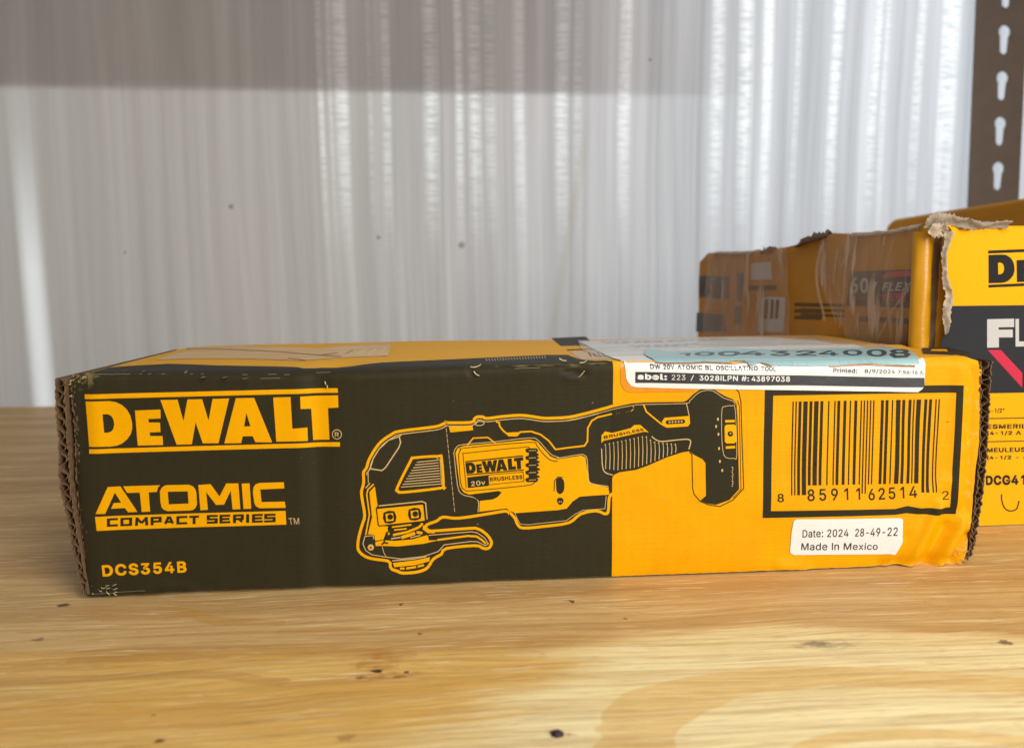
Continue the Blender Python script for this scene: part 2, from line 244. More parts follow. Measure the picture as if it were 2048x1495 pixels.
# ------------------------------------------------------------------ materials
class NT:
    def __init__(s, name):
        s.m = bpy.data.materials.new(name); s.m.use_nodes = True; s.t = s.m.node_tree; s.n = s.t.nodes; s.n.clear()
        s.out = s.n.new('ShaderNodeOutputMaterial'); s.tc = s.n.new('ShaderNodeTexCoord')
    def put(s, node, sock, val):
        i = node.inputs[sock]
        if isinstance(val, bpy.types.NodeSocket): s.t.links.new(val, i)
        else: i.default_value = val if not (isinstance(val, tuple) and len(val) == 3 and i.type == 'RGBA') else (*val, 1)
    def math(s, op, a, b=0.0, c=None, clamp=False):
        n = s.n.new('ShaderNodeMath'); n.operation = op; n.use_clamp = clamp; s.put(n, 0, a); s.put(n, 1, b)
        if c is not None: s.put(n, 2, c)
        return n.outputs[0]
    def mapping(s, vec=None, scale=(1, 1, 1), loc=(0, 0, 0), rot=(0, 0, 0)):
        n = s.n.new('ShaderNodeMapping'); s.put(n, 0, vec or s.tc.outputs['Object']); n.inputs['Scale'].default_value = scale
        n.inputs['Location'].default_value = loc; n.inputs['Rotation'].default_value = rot; return n.outputs[0]
    def noise(s, vec, scale, detail=3, rough=.5, dist=0, out=0):
        n = s.n.new('ShaderNodeTexNoise'); s.put(n, 'Vector', vec); n.inputs['Scale'].default_value = scale
        n.inputs['Detail'].default_value = detail; n.inputs['Roughness'].default_value = rough; n.inputs['Distortion'].default_value = dist
        return n.outputs[out]
    def ramp(s, v, stops, interp='LINEAR'):
        n = s.n.new('ShaderNodeValToRGB'); s.put(n, 0, v); e = n.color_ramp.elements; n.color_ramp.interpolation = interp
        while len(e) < len(stops): e.new(.5)
        for q, (p, c) in zip(e, stops):
            q.position = p; q.color = (*c, 1) if isinstance(c, tuple) else (c, c, c, 1)
        return n.outputs[0]
    def mix(s, f, a, b, typ='MIX'):
        n = s.n.new('ShaderNodeMix'); n.data_type = 'RGBA'; n.blend_type = typ; s.put(n, 0, f); s.put(n, 6, a); s.put(n, 7, b); return n.outputs[2]
    def sep(s, vec=None):
        n = s.n.new('ShaderNodeSeparateXYZ'); s.put(n, 0, vec or s.tc.outputs['Object']); return n.outputs
    def comb(s, x, y, z):
        n = s.n.new('ShaderNodeCombineXYZ'); s.put(n, 0, x); s.put(n, 1, y); s.put(n, 2, z); return n.outputs[0]
    def bump(s, h, strength=.3, dist=.001, normal=None):
        n = s.n.new('ShaderNodeBump'); s.put(n, 'Height', h); n.inputs['Strength'].default_value = strength; n.inputs['Distance'].default_value = dist
        if normal: s.put(n, 'Normal', normal)
        return n.outputs[0]
    def bsdf(s, color, rough=.5, normal=None, spec=.4, **kw):
        n = s.n.new('ShaderNodeBsdfPrincipled'); s.put(n, 'Base Color', color); s.put(n, 'Roughness', rough); s.put(n, 'Specular IOR Level', spec)
        if normal: s.put(n, 'Normal', normal)
        for k, v in kw.items(): s.put(n, k, v)
        return n.outputs[0]
    def done(s, sh): s.t.links.new(sh, s.out.inputs[0]); return s.m
    def ellipse(s, co, cx, cy, a, b, soft=.5):
        """1 inside an ellipse in the xy of co, falling off"""
        x = s.math('DIVIDE', s.math('SUBTRACT', co[0], cx), a); y = s.math('DIVIDE', s.math('SUBTRACT', co[1], cy), b)
        r = s.math('ADD', s.math('MULTIPLY', x, x), s.math('MULTIPLY', y, y))
        return s.math('SUBTRACT', 1+soft, r, clamp=True)

YEL = (.83, .375, .0); DRK = (.031, .0245, .0135); TAN = (.60, .42, .19)
def ink(name, col, rough=.55, spec=.16, var=.12, scuff=0.0, coat=0.):
    t = NT(name); o = t.tc.outputs['Object']
    n1 = t.noise(t.mapping(scale=(1, 1, 1)), 45, 5, .6); n2 = t.noise(t.mapping(scale=(1, 1, 6)), 420, 2, .6)
    f = t.math('ADD', t.math('MULTIPLY', n1, var*1.3), t.math('MULTIPLY', n2, var))
    f = t.math('ADD', f, 1-var*1.15)
    c = t.mix(1, col, t.comb(f, f, f), 'MULTIPLY')
    fib = t.noise(t.mapping(scale=(60, 60, 700)), 1, 3, .65)
    fib2 = t.noise(o, 1500, 2, .6)
    if scuff:
        s1 = t.noise(t.mapping(scale=(70, 70, 260)), 1, 6, .72); s2 = t.noise(o, 1100, 3, .7)
        msk = t.ramp(t.math('MULTIPLY', s1, s2), [(.395, 0.), (.46, 1.)])
        c = t.mix(t.math('MULTIPLY', msk, scuff), c, (.45, .33, .17))
    h = t.math('ADD', fib, t.math('MULTIPLY', fib2, .5))
    flute = t.math('SINE', t.math('MULTIPLY', t.sep()[0], 2*math.pi/.0042))
    h = t.math('ADD', h, t.math('MULTIPLY', flute, .10))
    b = t.bump(h, .35, .00025)
    return t.done(t.bsdf(c, t.math('ADD', t.math('MULTIPLY', n1, .2), rough-.1), b, spec))
M_yel = ink('yellow_print', YEL); M_drk = ink('dark_print', (.029, .0245, .0118), .5, .10, .12, .0); M_tan = ink('pale_print_line', TAN)
M_ydet = ink('yellow_ink', (.83, .385, .0), .55, .09)

def kraft(name, col=(.30, .19, .10)):
    t = NT(name); n = t.noise(t.tc.outputs['Object'], 160, 5, .65); n2 = t.noise(t.mapping(scale=(1, 1, 1)), 900, 3, .6)
    c = t.mix(t.math('MULTIPLY', n, 1.0), tuple(.62*q for q in col), tuple(min(1, 1.3*q) for q in col))
    return t.done(t.bsdf(c, .85, t.bump(t.math('ADD', n, n2), .6, .0006), .15))
M_kraft = kraft('raw_cardboard', (.17, .105, .058)); M_kraft_in = kraft('cardboard_inside', (.16, .10, .055)); M_pale = kraft('torn_paper', (.52, .42, .32))

# front panel of the main box: dark half and yellow half, worn along its edges
XB = front_uv(1225, 940)[0]
def front_material():
    t = NT('printed_front_panel'); o = t.tc.outputs['Object']; co = t.sep()
    big = t.noise(o, 55, 5, .65); fine = t.noise(o, 700, 3, .6)
    dk = t.mix(big, (.035, .0295, .0145), (.024, .0205, .0095)); dk = t.mix(t.math('MULTIPLY', fine, .35), dk, (.048, .038, .021))
    yl = t.mix(t.ramp(big, [(.3, 0.), (.7, 1.)]), (.85, .395, .0), (.75, .33, .0)); yl = t.mix(t.math('MULTIPLY', fine, .22), yl, (.66, .27, .0))
    # browned rim where the tape edge runs round the shipping label
    isy = t.math('GREATER_THAN', co[0], XB)
    c = t.mix(isy, dk, yl)
    # white flecks
    fl = t.ramp(t.noise(o, 520, 2, .5), [(.77, 0.), (.80, 1.)]); c = t.mix(t.math('MULTIPLY', fl, .35), c, (.5, .42, .28))
    # rubbed fold at the top, worn left and bottom rims
    rub = t.noise(t.mapping(scale=(130, 130, 900)), 1, 5, .7)
    zt = t.math('SUBTRACT', co[2], t.math('ADD', H-.0006, t.math('MULTIPLY', t.noise(t.mapping(scale=(18, 1, 1)), 1, 2), .001)))
    band = t.math('SUBTRACT', 1, t.math('ABSOLUTE', t.math('DIVIDE', zt, .0013)), clamp=True)
    k = t.math('MULTIPLY', band, t.ramp(rub, [(.50, 0.), (.66, 1.)]))
    zb = t.math('SUBTRACT', 1, t.math('DIVIDE', co[2], .0012), clamp=True)
    k = t.math('MAXIMUM', k, t.math('MULTIPLY', zb, t.ramp(rub, [(.40, 0.), (.60, 1.)])))
    xl = t.math('SUBTRACT', 1, t.math('DIVIDE', t.math('SUBTRACT', co[0], .0), .0028), clamp=True)
    k = t.math('MAXIMUM', k, t.math('MULTIPLY', xl, t.ramp(t.noise(o, 330, 4, .7), [(.54, 0.), (.66, .55)])))
    xr = t.math('DIVIDE', t.math('SUBTRACT', co[0], W-.0075), .004, clamp=True)
    k = t.math('MAXIMUM', k, t.math('MULTIPLY', xr, t.ramp(t.noise(o, 260, 5, .7), [(.56, 0.), (.68, .7)])))
    # the crushed corner at top left shows its pale liner
    cc = t.comb(co[0], co[2], 0); e = t.ellipse(t.sep(cc), .0035, H-.001, .007, .005, .2)
    k = t.math('MAXIMUM', k, t.math('MULTIPLY', e, t.ramp(t.noise(o, 420, 4, .7), [(.50, 0.), (.58, 1.)])))
    c = t.mix(k, c, t.mix(isy, (.22, .165, .07), (.80, .50, .16)))
    fib = t.noise(t.mapping(scale=(60, 60, 700)), 1, 3, .65); fib2 = t.noise(o, 1500, 2, .6)
    h = t.math('ADD', fib, t.math('MULTIPLY', fib2, .5))
    flute = t.math('SINE', t.math('MULTIPLY', co[0], 2*math.pi/.0042))
    h = t.math('ADD', h, t.math('MULTIPLY', flute, .10))
    return t.done(t.bsdf(c, t.math('ADD', t.math('MULTIPLY', big, .25), .36), t.bump(h, .5, .00028), .10))
M_front = front_material()

# ------------------------------------------------------------------ shelf
def lin(path): return [table_uv(*p) for p in path]
def seg_dist(X, Y, path):
    d = np.full(X.shape, 9.)
    for (ax, ay), (bx, by) in zip(path[:-1], path[1:]):
        vx, vy = bx-ax, by-ay; t = np.clip(((X-ax)*vx+(Y-ay)*vy)/(vx*vx+vy*vy+1e-12), 0, 1)
        d = np.minimum(d, np.hypot(X-ax-t*vx, Y-ay-t*vy))
    return d
def shelf():
    xs = np.concatenate([np.arange(-.9, -.12, .02), np.arange(-.12, .46, .0015), np.arange(.46, 1.45, .02)])
    ys = np.concatenate([np.arange(-.24, 0, .0012), np.arange(0, .478, .006)]); ys[-1] = .476
    X, Y = np.meshgrid(xs, ys); nx, ny = len(xs), len(ys)
    wv = np.array([[mn.noise(Vector((x*22, y*60, 3.1))) for x in xs] for y in ys])
    wf = np.array([[mn.noise(Vector((x*30, y*260, 7.1))) for x in xs] for y in ys])
    ss = lambda v: np.clip(v, 0, 1)**2*(3-2*np.clip(v, 0, 1))
    arch = smooth(lin([(1270, 1560), (1275, 1470), (1300, 1425), (1370, 1390), (1490, 1362), (1650, 1350), (1840, 1358), (2050, 1372), (2350, 1400)]), n=8)
    wid = np.interp(X, [table_uv(1300, 1430)[0], table_uv(1500, 1360)[0], table_uv(1900, 1360)[0]], [.0085, .0052, .0042])*(1+.2*wv+.2*wf)
    fig = ss((1.35-seg_dist(X, Y, arch)/wid)*2.6)*.9
    arch2 = smooth(lin([(1560, 1520), (1660, 1478), (1800, 1466), (1950, 1472), (2200, 1500)]), n=6)
    fig = np.maximum(fig, ss(1.4-seg_dist(X, Y, arch2)/.0028)*.55)
    def soft(path, wd_, val): return ss(1.3-seg_dist(X, Y, smooth(lin(path)))/(wd_*(1+.5*wv+.5*wf)))*val
    for path, wd_, k_ in [([(150, 1318), (420, 1309), (640, 1300), (820, 1306)], .003, .7), ([(330, 1212), (390, 1228), (440, 1240), (560, 1244)], .003, .7), ([(-40, 1362), (200, 1354), (420, 1350), (560, 1362)], .003, .7), ([(560, 1262), (700, 1256), (900, 1262)], .002, .5)]:
        fig = np.maximum(fig, soft(path, wd_, k_))
    # zone 1: greyish heartwood next to the box and behind it ; zone 2: pale sapwood in front on the right
    bl = lin([(-400, 1325), (0, 1322), (400, 1316), (800, 1312), (1100, 1306), (1300, 1283), (1550, 1268), (1800, 1275), (2100, 1290), (2500, 1300)])
    yb = np.interp(X, [p[0] for p in bl], [p[1] for p in bl])+.004*wv+.003*wf
    heart = ss((Y-yb)/.010)
    cl = lin([(620, 1600), (760, 1470), (960, 1340), (1060, 1290)]); cl = sorted((p[1], p[0]) for p in cl)
    xb = np.interp(Y, [p[0] for p in cl], [p[1] for p in cl])+.012*wv+.018*wf
    sap = ss((X-xb)/.040)*(1-heart)
    V = np.stack([X.ravel(), Y.ravel(), np.zeros(nx*ny)], 1)
    i = np.arange(nx*ny).reshape(ny, nx); F = np.stack([i[:-1, :-1].ravel(), i[:-1, 1:].ravel(), i[1:, 1:].ravel(), i[1:, :-1].ravel()], 1)
    t = NT('pine_plywood'); o = t.tc.outputs['Object']; co = t.sep()
    at = t.n.new('ShaderNodeAttribute'); at.attribute_name = 'figure'; fg = t.sep(at.outputs['Color'])
    wob = t.noise(t.mapping(scale=(3.5, 14, 1)), 1, 3, .55, out=1)
    vec = t.mix(.035, o, wob, 'ADD')
    bands = t.noise(t.mapping(vec, scale=(1.6, 46, 1), rot=(0, 0, .035)), 1, 4, .62)
    streak = t.noise(t.mapping(vec, scale=(11, 430, 1), rot=(0, 0, .02)), 1, 6, .72)
    fine = t.noise(t.mapping(vec, scale=(90, 1500, 1), rot=(0, 0, .02)), 1, 3, .6)
    base = t.mix(t.ramp(bands, [(.32, 0.), (.62, 1.)]), (.72, .40, .09), (.82, .54, .17))
    cream = t.mix(t.ramp(bands, [(.35, 0.), (.6, 1.)]), (.90, .72, .36), (.98, .85, .48))
    gry = t.mix(t.ramp(bands, [(.36, 0.), (.58, 1.)]), (.52, .295, .105), (.70, .475, .205))
    base = t.mix(fg[2], base, gry)
    base = t.mix(fg[1], base, cream)
    edge = t.math('ADD', fg[0], t.math('MULTIPLY', t.math('SUBTRACT', streak, .5), .55))
    fgm = t.ramp(edge, [(.22, 0.), (.42, 1.)])
    base = t.mix(t.math('MULTIPLY', fgm, .72), base, t.mix(fg[1], (.60, .34, .10), (.84, .57, .21)))
    base = t.mix(t.math('MULTIPLY', t.ramp(streak, [(.44, 0.), (.60, 1.)]), .5), base, (.42, .22, .07))
    base = t.mix(t.math('MULTIPLY', t.ramp(fine, [(.54, 0.), (.70, 1.)]), .42), base, (.34, .18, .06))
    # pale raised fibres
    pf = t.noise(t.mapping(vec, scale=(34, 1100, 1), rot=(0, 0, .05), loc=(4, 2, 0)), 1, 3, .6)
    base = t.mix(t.math('MULTIPLY', t.ramp(pf, [(.60, 0.), (.66, 1.)]), .7), base, (.95, .80, .50))
    # short dark pores, in patches
    po = t.noise(t.mapping(o, scale=(150, 900, 1)), 1, 2, .5); pp = t.noise(t.mapping(o, scale=(9, 20, 1)), 1, 2)
    pm = t.math('MULTIPLY', t.ramp(po, [(.66, 0.), (.72, 1.)]), t.ramp(pp, [(.50, 0.), (.62, 1.)]))
    base = t.mix(t.math('MULTIPLY', pm, .5), base, (.20, .12, .07))
    # knots, pitch spots and a grey stain where the photo has them
    jit = t.noise(o, 260, 3, .7); jx = t.math('ADD', co[0], t.math('MULTIPLY', t.math('SUBTRACT', jit, .5), .006)); jy = t.math('ADD', co[1], t.math('MULTIPLY', t.math('SUBTRACT', t.noise(t.mapping(loc=(3, 1, 2)), 260, 3, .7), .5), .005))
    brk = t.noise(t.mapping(o, scale=(170, 420, 1)), 1, 4, .7)
    def spot(px, py, a, b, col, k, c):
        x, y = table_uv(px, py); 
        if a > .006: k = t.math('MULTIPLY', t.ramp(brk, [(.40, 0.), (.58, 1.)]), k)
        return t.mix(t.math('MULTIPLY', t.ellipse((jx, jy), x, y, a*.78, b*.78, .5), k), c, col)
    for s_ in [(752, 1322, .0085, .0085, (.45, .19, .04), .7), (757, 1341, .0022, .0014, (.06, .035, .03), 1), (775, 1350, .013, .0022, (.42, .16, .05), .7), (722, 1354, .0016, .0012, (.25, .10, .05), .8),
               (815, 1343, .0011, .0009, (.06, .04, .03), .9), (798, 1352, .0022, .001, (.30, .10, .05), .8), (126, 1210, .0028, .0022, (.07, .045, .03), .9), (76, 1279, .002, .0018, (.2, .11, .06), .7),
               (318, 1481, .0016, .0013, (.16, .08, .04), .9), (304, 1429, .0008, .0008, (.25, .13, .05), .8), (1144, 1203, .0011, .0012, (.12, .07, .04), .9), (805, 1207, .001, .0014, (.1, .06, .04), .8),
               (842, 1265, .0009, .0012, (.12, .07, .04), .8), (1652, 1289, .013, .004, (.24, .20, .15), .55), (1630, 1287, .005, .0016, (.15, .13, .10), .6), (2010, 1284, .003, .0015, (.10, .06, .04), .8), (1250, 1236, .0014, .0014, (.16, .09, .05), .7), (690, 1474, .003, .0018, (.40, .21, .08), .7),
               (1140, 1467, .002, .0008, (.45, .20, .07), .8)]:
        base = spot(*s_, base)
    hgt = t.math('ADD', t.math('MULTIPLY', streak, 1.0), t.math('ADD', t.math('MULTIPLY', fine, .6), t.math('MULTIPLY', pf, .5)))
    t.done(t.bsdf(base, t.math('ADD', t.math('MULTIPLY', streak, .25), .36), t.bump(hgt, .4, .0007), .3))
    o = mesh('shelf_top', V, [tuple(map(int, f)) for f in F], t.m)
    ca = o.data.color_attributes.new('figure', 'FLOAT_COLOR', 'POINT')
    buf = np.zeros((nx*ny, 4), np.float32); buf[:, 0] = fig.ravel(); buf[:, 1] = sap.ravel(); buf[:, 2] = heart.ravel(); buf[:, 3] = 1
    ca.data.foreach_set('color', buf.ravel())
    r = empty('wooden_shelf'); o.parent = r
    b = mesh('shelf_board', *box_geo((-.9, -.24, -.018), (1.43, .476, -.0006)), t.m, r)
    r['kind'] = 'structure'; r['label'] = 'pine plywood shelf board with knots and a curved grain figure'
    return t.m
M_wood = shelf()
# a dark chip of bark lying on the shelf
def chip(px, py, s, seed, label):
    r = random.Random(seed); x, y = table_uv(px, py); bm = bmesh.new(); bmesh.ops.create_icosphere(bm, subdivisions=2, radius=1)
    for v in bm.verts:
        k = 1+.35*mn.noise(v.co*1.7+Vector((seed, 0, 0))); v.co = Vector((v.co.x*s*k, v.co.y*s*.8*k, max(-.05, v.co.z)*s*.5*k))
    me = bpy.data.meshes.new('bark_chip'); bm.to_mesh(me); bm.free(); me.materials.append(M_chip)
    o = bpy.data.objects.new('bark_chip', me); C.objects.link(o); o.location = (x, y, s*.03); tag(o, label, 'wood chip')
t = NT('dark_bark'); M_chip = t.done(t.bsdf((.035, .02, .025), .7))
chip(1114, 1468, .0019, 3, 'tiny dark chip of bark lying on the pale wood at the front')

# ------------------------------------------------------------------ back panel (ribbed translucent plastic)
YP = .479
def panel_xy(px, py): p = hit(px, py, (0, YP, 0), (0, 1, 0)); return p[0], p[2]
def back_panel():
    r = random.Random(5); xs = np.arange(-.75, 1.45, .0022); zs = np.linspace(-.03, .85, 30)
    def rip(x, z):
        a = .0016*mn.noise(Vector((x*30, z*1.2, 0)))+.0011*mn.noise(Vector((x*75, z*1.6, 5)))+.0005*mn.noise(Vector((x*190, z*2, 9)))
        return a
    V = []; F = []
    for z in zs:
        for x in xs: V.append((x, YP+rip(x, z), z))
    n = len(xs)
    for j in range(len(zs)-1):
        for i in range(n-1): F.append((j*n+i, j*n+i+1, (j+1)*n+i+1, (j+1)*n+i))
    t = NT('translucent_ribbed_plastic'); o = t.tc.outputs['Object']; co = t.sep()
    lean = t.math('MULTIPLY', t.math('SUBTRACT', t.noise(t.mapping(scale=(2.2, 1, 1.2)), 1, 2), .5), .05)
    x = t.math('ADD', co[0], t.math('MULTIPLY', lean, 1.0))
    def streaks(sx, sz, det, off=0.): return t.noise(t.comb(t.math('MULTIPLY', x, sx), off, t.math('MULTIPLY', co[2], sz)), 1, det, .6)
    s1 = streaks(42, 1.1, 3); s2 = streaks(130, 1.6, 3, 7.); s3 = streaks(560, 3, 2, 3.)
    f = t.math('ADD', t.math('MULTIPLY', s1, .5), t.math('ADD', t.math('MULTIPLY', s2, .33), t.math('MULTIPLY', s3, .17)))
    streak_lum = t.ramp(f, [(.36, .50), (.5, .62), (.66, .80)])  # soft light streaks of the sheet, painted as uneven translucency
    # bright light streaks, painted as narrow columns of higher translucency
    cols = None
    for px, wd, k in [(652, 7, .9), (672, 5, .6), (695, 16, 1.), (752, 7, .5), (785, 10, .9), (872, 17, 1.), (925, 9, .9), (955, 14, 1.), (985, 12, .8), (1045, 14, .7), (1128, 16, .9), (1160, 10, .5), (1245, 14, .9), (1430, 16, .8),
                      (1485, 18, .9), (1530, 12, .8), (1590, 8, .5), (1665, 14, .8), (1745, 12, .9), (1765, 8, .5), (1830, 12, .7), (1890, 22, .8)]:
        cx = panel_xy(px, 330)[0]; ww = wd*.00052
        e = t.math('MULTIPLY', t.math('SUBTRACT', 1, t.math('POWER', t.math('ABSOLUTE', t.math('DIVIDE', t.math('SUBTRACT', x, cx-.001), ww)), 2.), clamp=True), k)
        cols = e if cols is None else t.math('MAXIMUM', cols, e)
    # fine horizontal breaks in the painted light streaks
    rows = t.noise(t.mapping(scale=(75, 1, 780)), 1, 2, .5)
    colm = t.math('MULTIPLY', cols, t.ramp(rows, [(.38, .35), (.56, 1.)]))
    zf = t.ramp(t.math('DIVIDE', t.math('SUBTRACT', co[2], .06), .22, clamp=True), [(0, .0), (.35, .12), (.65, .7), (1, 1.)])  # painted streaks fade out towards the bottom
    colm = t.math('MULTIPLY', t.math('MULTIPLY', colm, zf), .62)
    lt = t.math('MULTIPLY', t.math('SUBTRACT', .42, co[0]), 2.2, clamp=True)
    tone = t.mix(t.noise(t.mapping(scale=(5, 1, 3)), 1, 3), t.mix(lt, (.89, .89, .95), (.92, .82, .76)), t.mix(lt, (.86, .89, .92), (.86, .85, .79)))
    # painted streaks weaken towards the left
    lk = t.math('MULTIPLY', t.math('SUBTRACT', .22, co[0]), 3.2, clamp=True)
    v = t.math('ADD', t.math('MULTIPLY', streak_lum, t.math('SUBTRACT', 1, t.math('MULTIPLY', lk, .62))), t.math('MULTIPLY', lk, .62*.60))
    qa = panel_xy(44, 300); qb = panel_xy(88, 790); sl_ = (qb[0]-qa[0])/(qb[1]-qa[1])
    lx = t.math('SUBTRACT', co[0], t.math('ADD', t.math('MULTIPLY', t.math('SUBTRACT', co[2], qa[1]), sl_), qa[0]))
    le = t.math('SUBTRACT', 1, t.math('POWER', t.math('DIVIDE', lx, .0125), 2.), clamp=True)  # slanted bright fold, its light painted into the translucency
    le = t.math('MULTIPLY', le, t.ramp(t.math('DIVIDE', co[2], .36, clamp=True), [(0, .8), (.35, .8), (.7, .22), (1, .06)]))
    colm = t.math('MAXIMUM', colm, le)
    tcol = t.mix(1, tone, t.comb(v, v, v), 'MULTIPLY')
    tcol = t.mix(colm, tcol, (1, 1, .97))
    # insect specks
    cc = t.sep(t.comb(co[0], co[2], 0)); spk = None
    for px, py, a in [(462, 413, .0025), (923, 490, .0034), (757, 475, .002), (1300, 120, .0016), (250, 505, .0014), (1900, 842, .002)]:
        q = panel_xy(px, py); e = t.ellipse(cc, q[0], q[1], a, a, .3); spk = e if spk is None else t.math('MAXIMUM', spk, e)
    tcol = t.mix(t.math('MULTIPLY', spk, .6), tcol, (.12, .08, .06))
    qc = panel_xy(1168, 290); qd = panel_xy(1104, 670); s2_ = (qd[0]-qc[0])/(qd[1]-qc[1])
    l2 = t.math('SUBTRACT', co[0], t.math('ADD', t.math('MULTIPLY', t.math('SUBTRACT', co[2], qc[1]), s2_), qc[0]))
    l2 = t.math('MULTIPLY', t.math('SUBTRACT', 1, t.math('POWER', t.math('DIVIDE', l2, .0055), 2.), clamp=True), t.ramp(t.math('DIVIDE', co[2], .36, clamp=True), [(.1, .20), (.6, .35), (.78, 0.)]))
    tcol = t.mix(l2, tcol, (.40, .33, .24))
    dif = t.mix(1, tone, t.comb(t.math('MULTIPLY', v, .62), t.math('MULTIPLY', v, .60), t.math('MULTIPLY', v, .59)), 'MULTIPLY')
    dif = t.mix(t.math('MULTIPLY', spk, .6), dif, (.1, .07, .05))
    b = t.bump(t.math('ADD', t.math('MULTIPLY', s2, 1.), t.math('MULTIPLY', s3, .5)), .5, .002)
    tr = t.n.new('ShaderNodeBsdfTranslucent'); t.put(tr, 'Color', tcol)
    pr = t.bsdf(dif, .5, b, .3)
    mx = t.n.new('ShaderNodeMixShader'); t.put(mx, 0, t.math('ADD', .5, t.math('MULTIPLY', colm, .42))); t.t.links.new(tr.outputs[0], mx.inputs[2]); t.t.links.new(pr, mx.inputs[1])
    t.done(mx.outputs[0])
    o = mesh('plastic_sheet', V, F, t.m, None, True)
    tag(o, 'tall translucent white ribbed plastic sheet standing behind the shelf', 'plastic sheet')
back_panel()
# added filter strip behind the sheet: dims the backlight into a dark top band
t = NT('backlight_filter'); x_ = t.noise(t.mapping(scale=(60, 1, 2)), 1, 3, .6)
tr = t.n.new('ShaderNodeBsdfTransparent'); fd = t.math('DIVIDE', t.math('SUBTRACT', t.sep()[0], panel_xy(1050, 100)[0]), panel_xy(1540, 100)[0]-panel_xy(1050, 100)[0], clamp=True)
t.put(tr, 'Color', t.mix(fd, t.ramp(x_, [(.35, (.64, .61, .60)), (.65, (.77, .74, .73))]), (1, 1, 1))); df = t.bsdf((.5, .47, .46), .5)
mx = t.n.new('ShaderNodeMixShader'); t.put(mx, 0, t.math('MULTIPLY', t.math('SUBTRACT', 1, fd), .12)); t.t.links.new(tr.outputs[0], mx.inputs[1]); t.t.links.new(df, mx.inputs[2]); M_filter = t.done(mx.outputs[0])
z_filter = panel_xy(700, 178)[1]
xr = panel_xy(1560, 100)[0]
o = mesh('light_filter_strip', *box_geo((-.74, YP+.0045, z_filter), (xr, YP+.0065, .84)), M_filter)
tag(o, 'added filter strip behind the sheet that dims the backlight into a dark top band', 'plastic strip')

# ------------------------------------------------------------------ perforated rack post
def post():
    y = .462; A = hit(1953, 10, (0, y, 0), (0, 1, 0)); B = hit(1937, 400, (0, y, 0), (0, 1, 0))
    dx = (B[0]-A[0])/(B[2]-A[2])
    t = NT('painted_steel'); n = t.noise(t.tc.outputs['Object'], 60, 4, .6)
    M = t.done(t.bsdf(t.mix(n, (.085, .058, .042), (.13, .092, .068)), .42, t.bump(t.noise(t.tc.outputs['Object'], 900, 2), .15, .0004), .5, Metallic=.2))
    wd = .052; zt, zb = .62, .0
    def X(z): return A[0]+dx*(z-A[2])
    outer = [(X(zb), zb), (X(zb)+wd, zb), (X(zt)+wd, zt), (X(zt), zt)]
    loops = [outer]; k0 = hit(2009, 78, (0, y, 0), (0, 1, 0)); k1 = hit(2004.5, 170, (0, y, 0), (0, 1, 0)); dz = k0[2]-k1[2]
    j = -4
    while True:
        z = k0[2]-j*dz
        if z < .03: break
        if z < zt-.03:
            cx = X(z)+(k0[0]-X(k0[2])); R = .0062; r = .0040
            L = [(cx+R*math.cos(a), z+.0065+R*math.sin(a)) for a in np.linspace(-.75, math.pi+.75, 14)]
            L += [(cx-r, z-.008)]+[(cx+r*math.cos(a), z-.010+r*math.sin(a)) for a in np.linspace(math.pi, 2*math.pi, 9)]+[(cx+r, z-.008)]
            loops.append(L)
        j += 1
    pts = []; ed = []
    for L in loops:
        b = len(pts); n = len(L); pts += [Vector(p) for p in L]; ed += [(b+i, b+(i+1) % n) for i in range(n)]
    v, e, f, *_ = geometry.delaunay_2d_cdt(pts, ed, [], 0, 1e-7); va = np.array([tuple(p) for p in v]); cen = np.array([va[list(q)].mean(0) for q in f])
    k = inside(cen[:, 0], cen[:, 1], loops); F = [list(q) for q, g in zip(f, k) if g]
    th = .0018; V = [(p[0], y, p[1]) for p in va]+[(p[0], y+th, p[1]) for p in va]; n = len(va)
    FF = [[a for a in q] for q in F]+[[a+n for a in reversed(q)] for q in F]
    cnt = {}
    for q in F:
        for a, b in zip(q, q[1:]+q[:1]): cnt[(a, b)] = 1
    for a, b in list(cnt):
        if (b, a) not in cnt: FF.append([b, a, a+n, b+n])
    root = empty('rack_post', (X(0), y, 0))
    o = mesh('perforated_face', [(p[0]-X(0), p[1]-y, p[2]) for p in V], FF, M, root)
    # returned flange on the far side
    x1 = X(0)+wd; V = [(wd-.0018, th, zb), (wd, th, zb), (wd, .014, zb), (wd-.0018, .014, zb)]
    s = dx*zt; V += [(a+s, b, zt) for a, b, _ in V]
    mesh('side_flange', V, [(3, 2, 1, 0), (4, 5, 6, 7), (0, 1, 5, 4), (1, 2, 6, 5), (2, 3, 7, 6), (3, 0, 4, 7)], M, root)
    tag(root, 'dark brown perforated steel rack post with bright keyhole slots', 'rack post')
post()

# ------------------------------------------------------------------ main box
box = empty('tool_box', (0, 0, 0))
tag(box, 'long low dark and yellow cardboard tool box lying on the shelf in front', 'cardboard box')
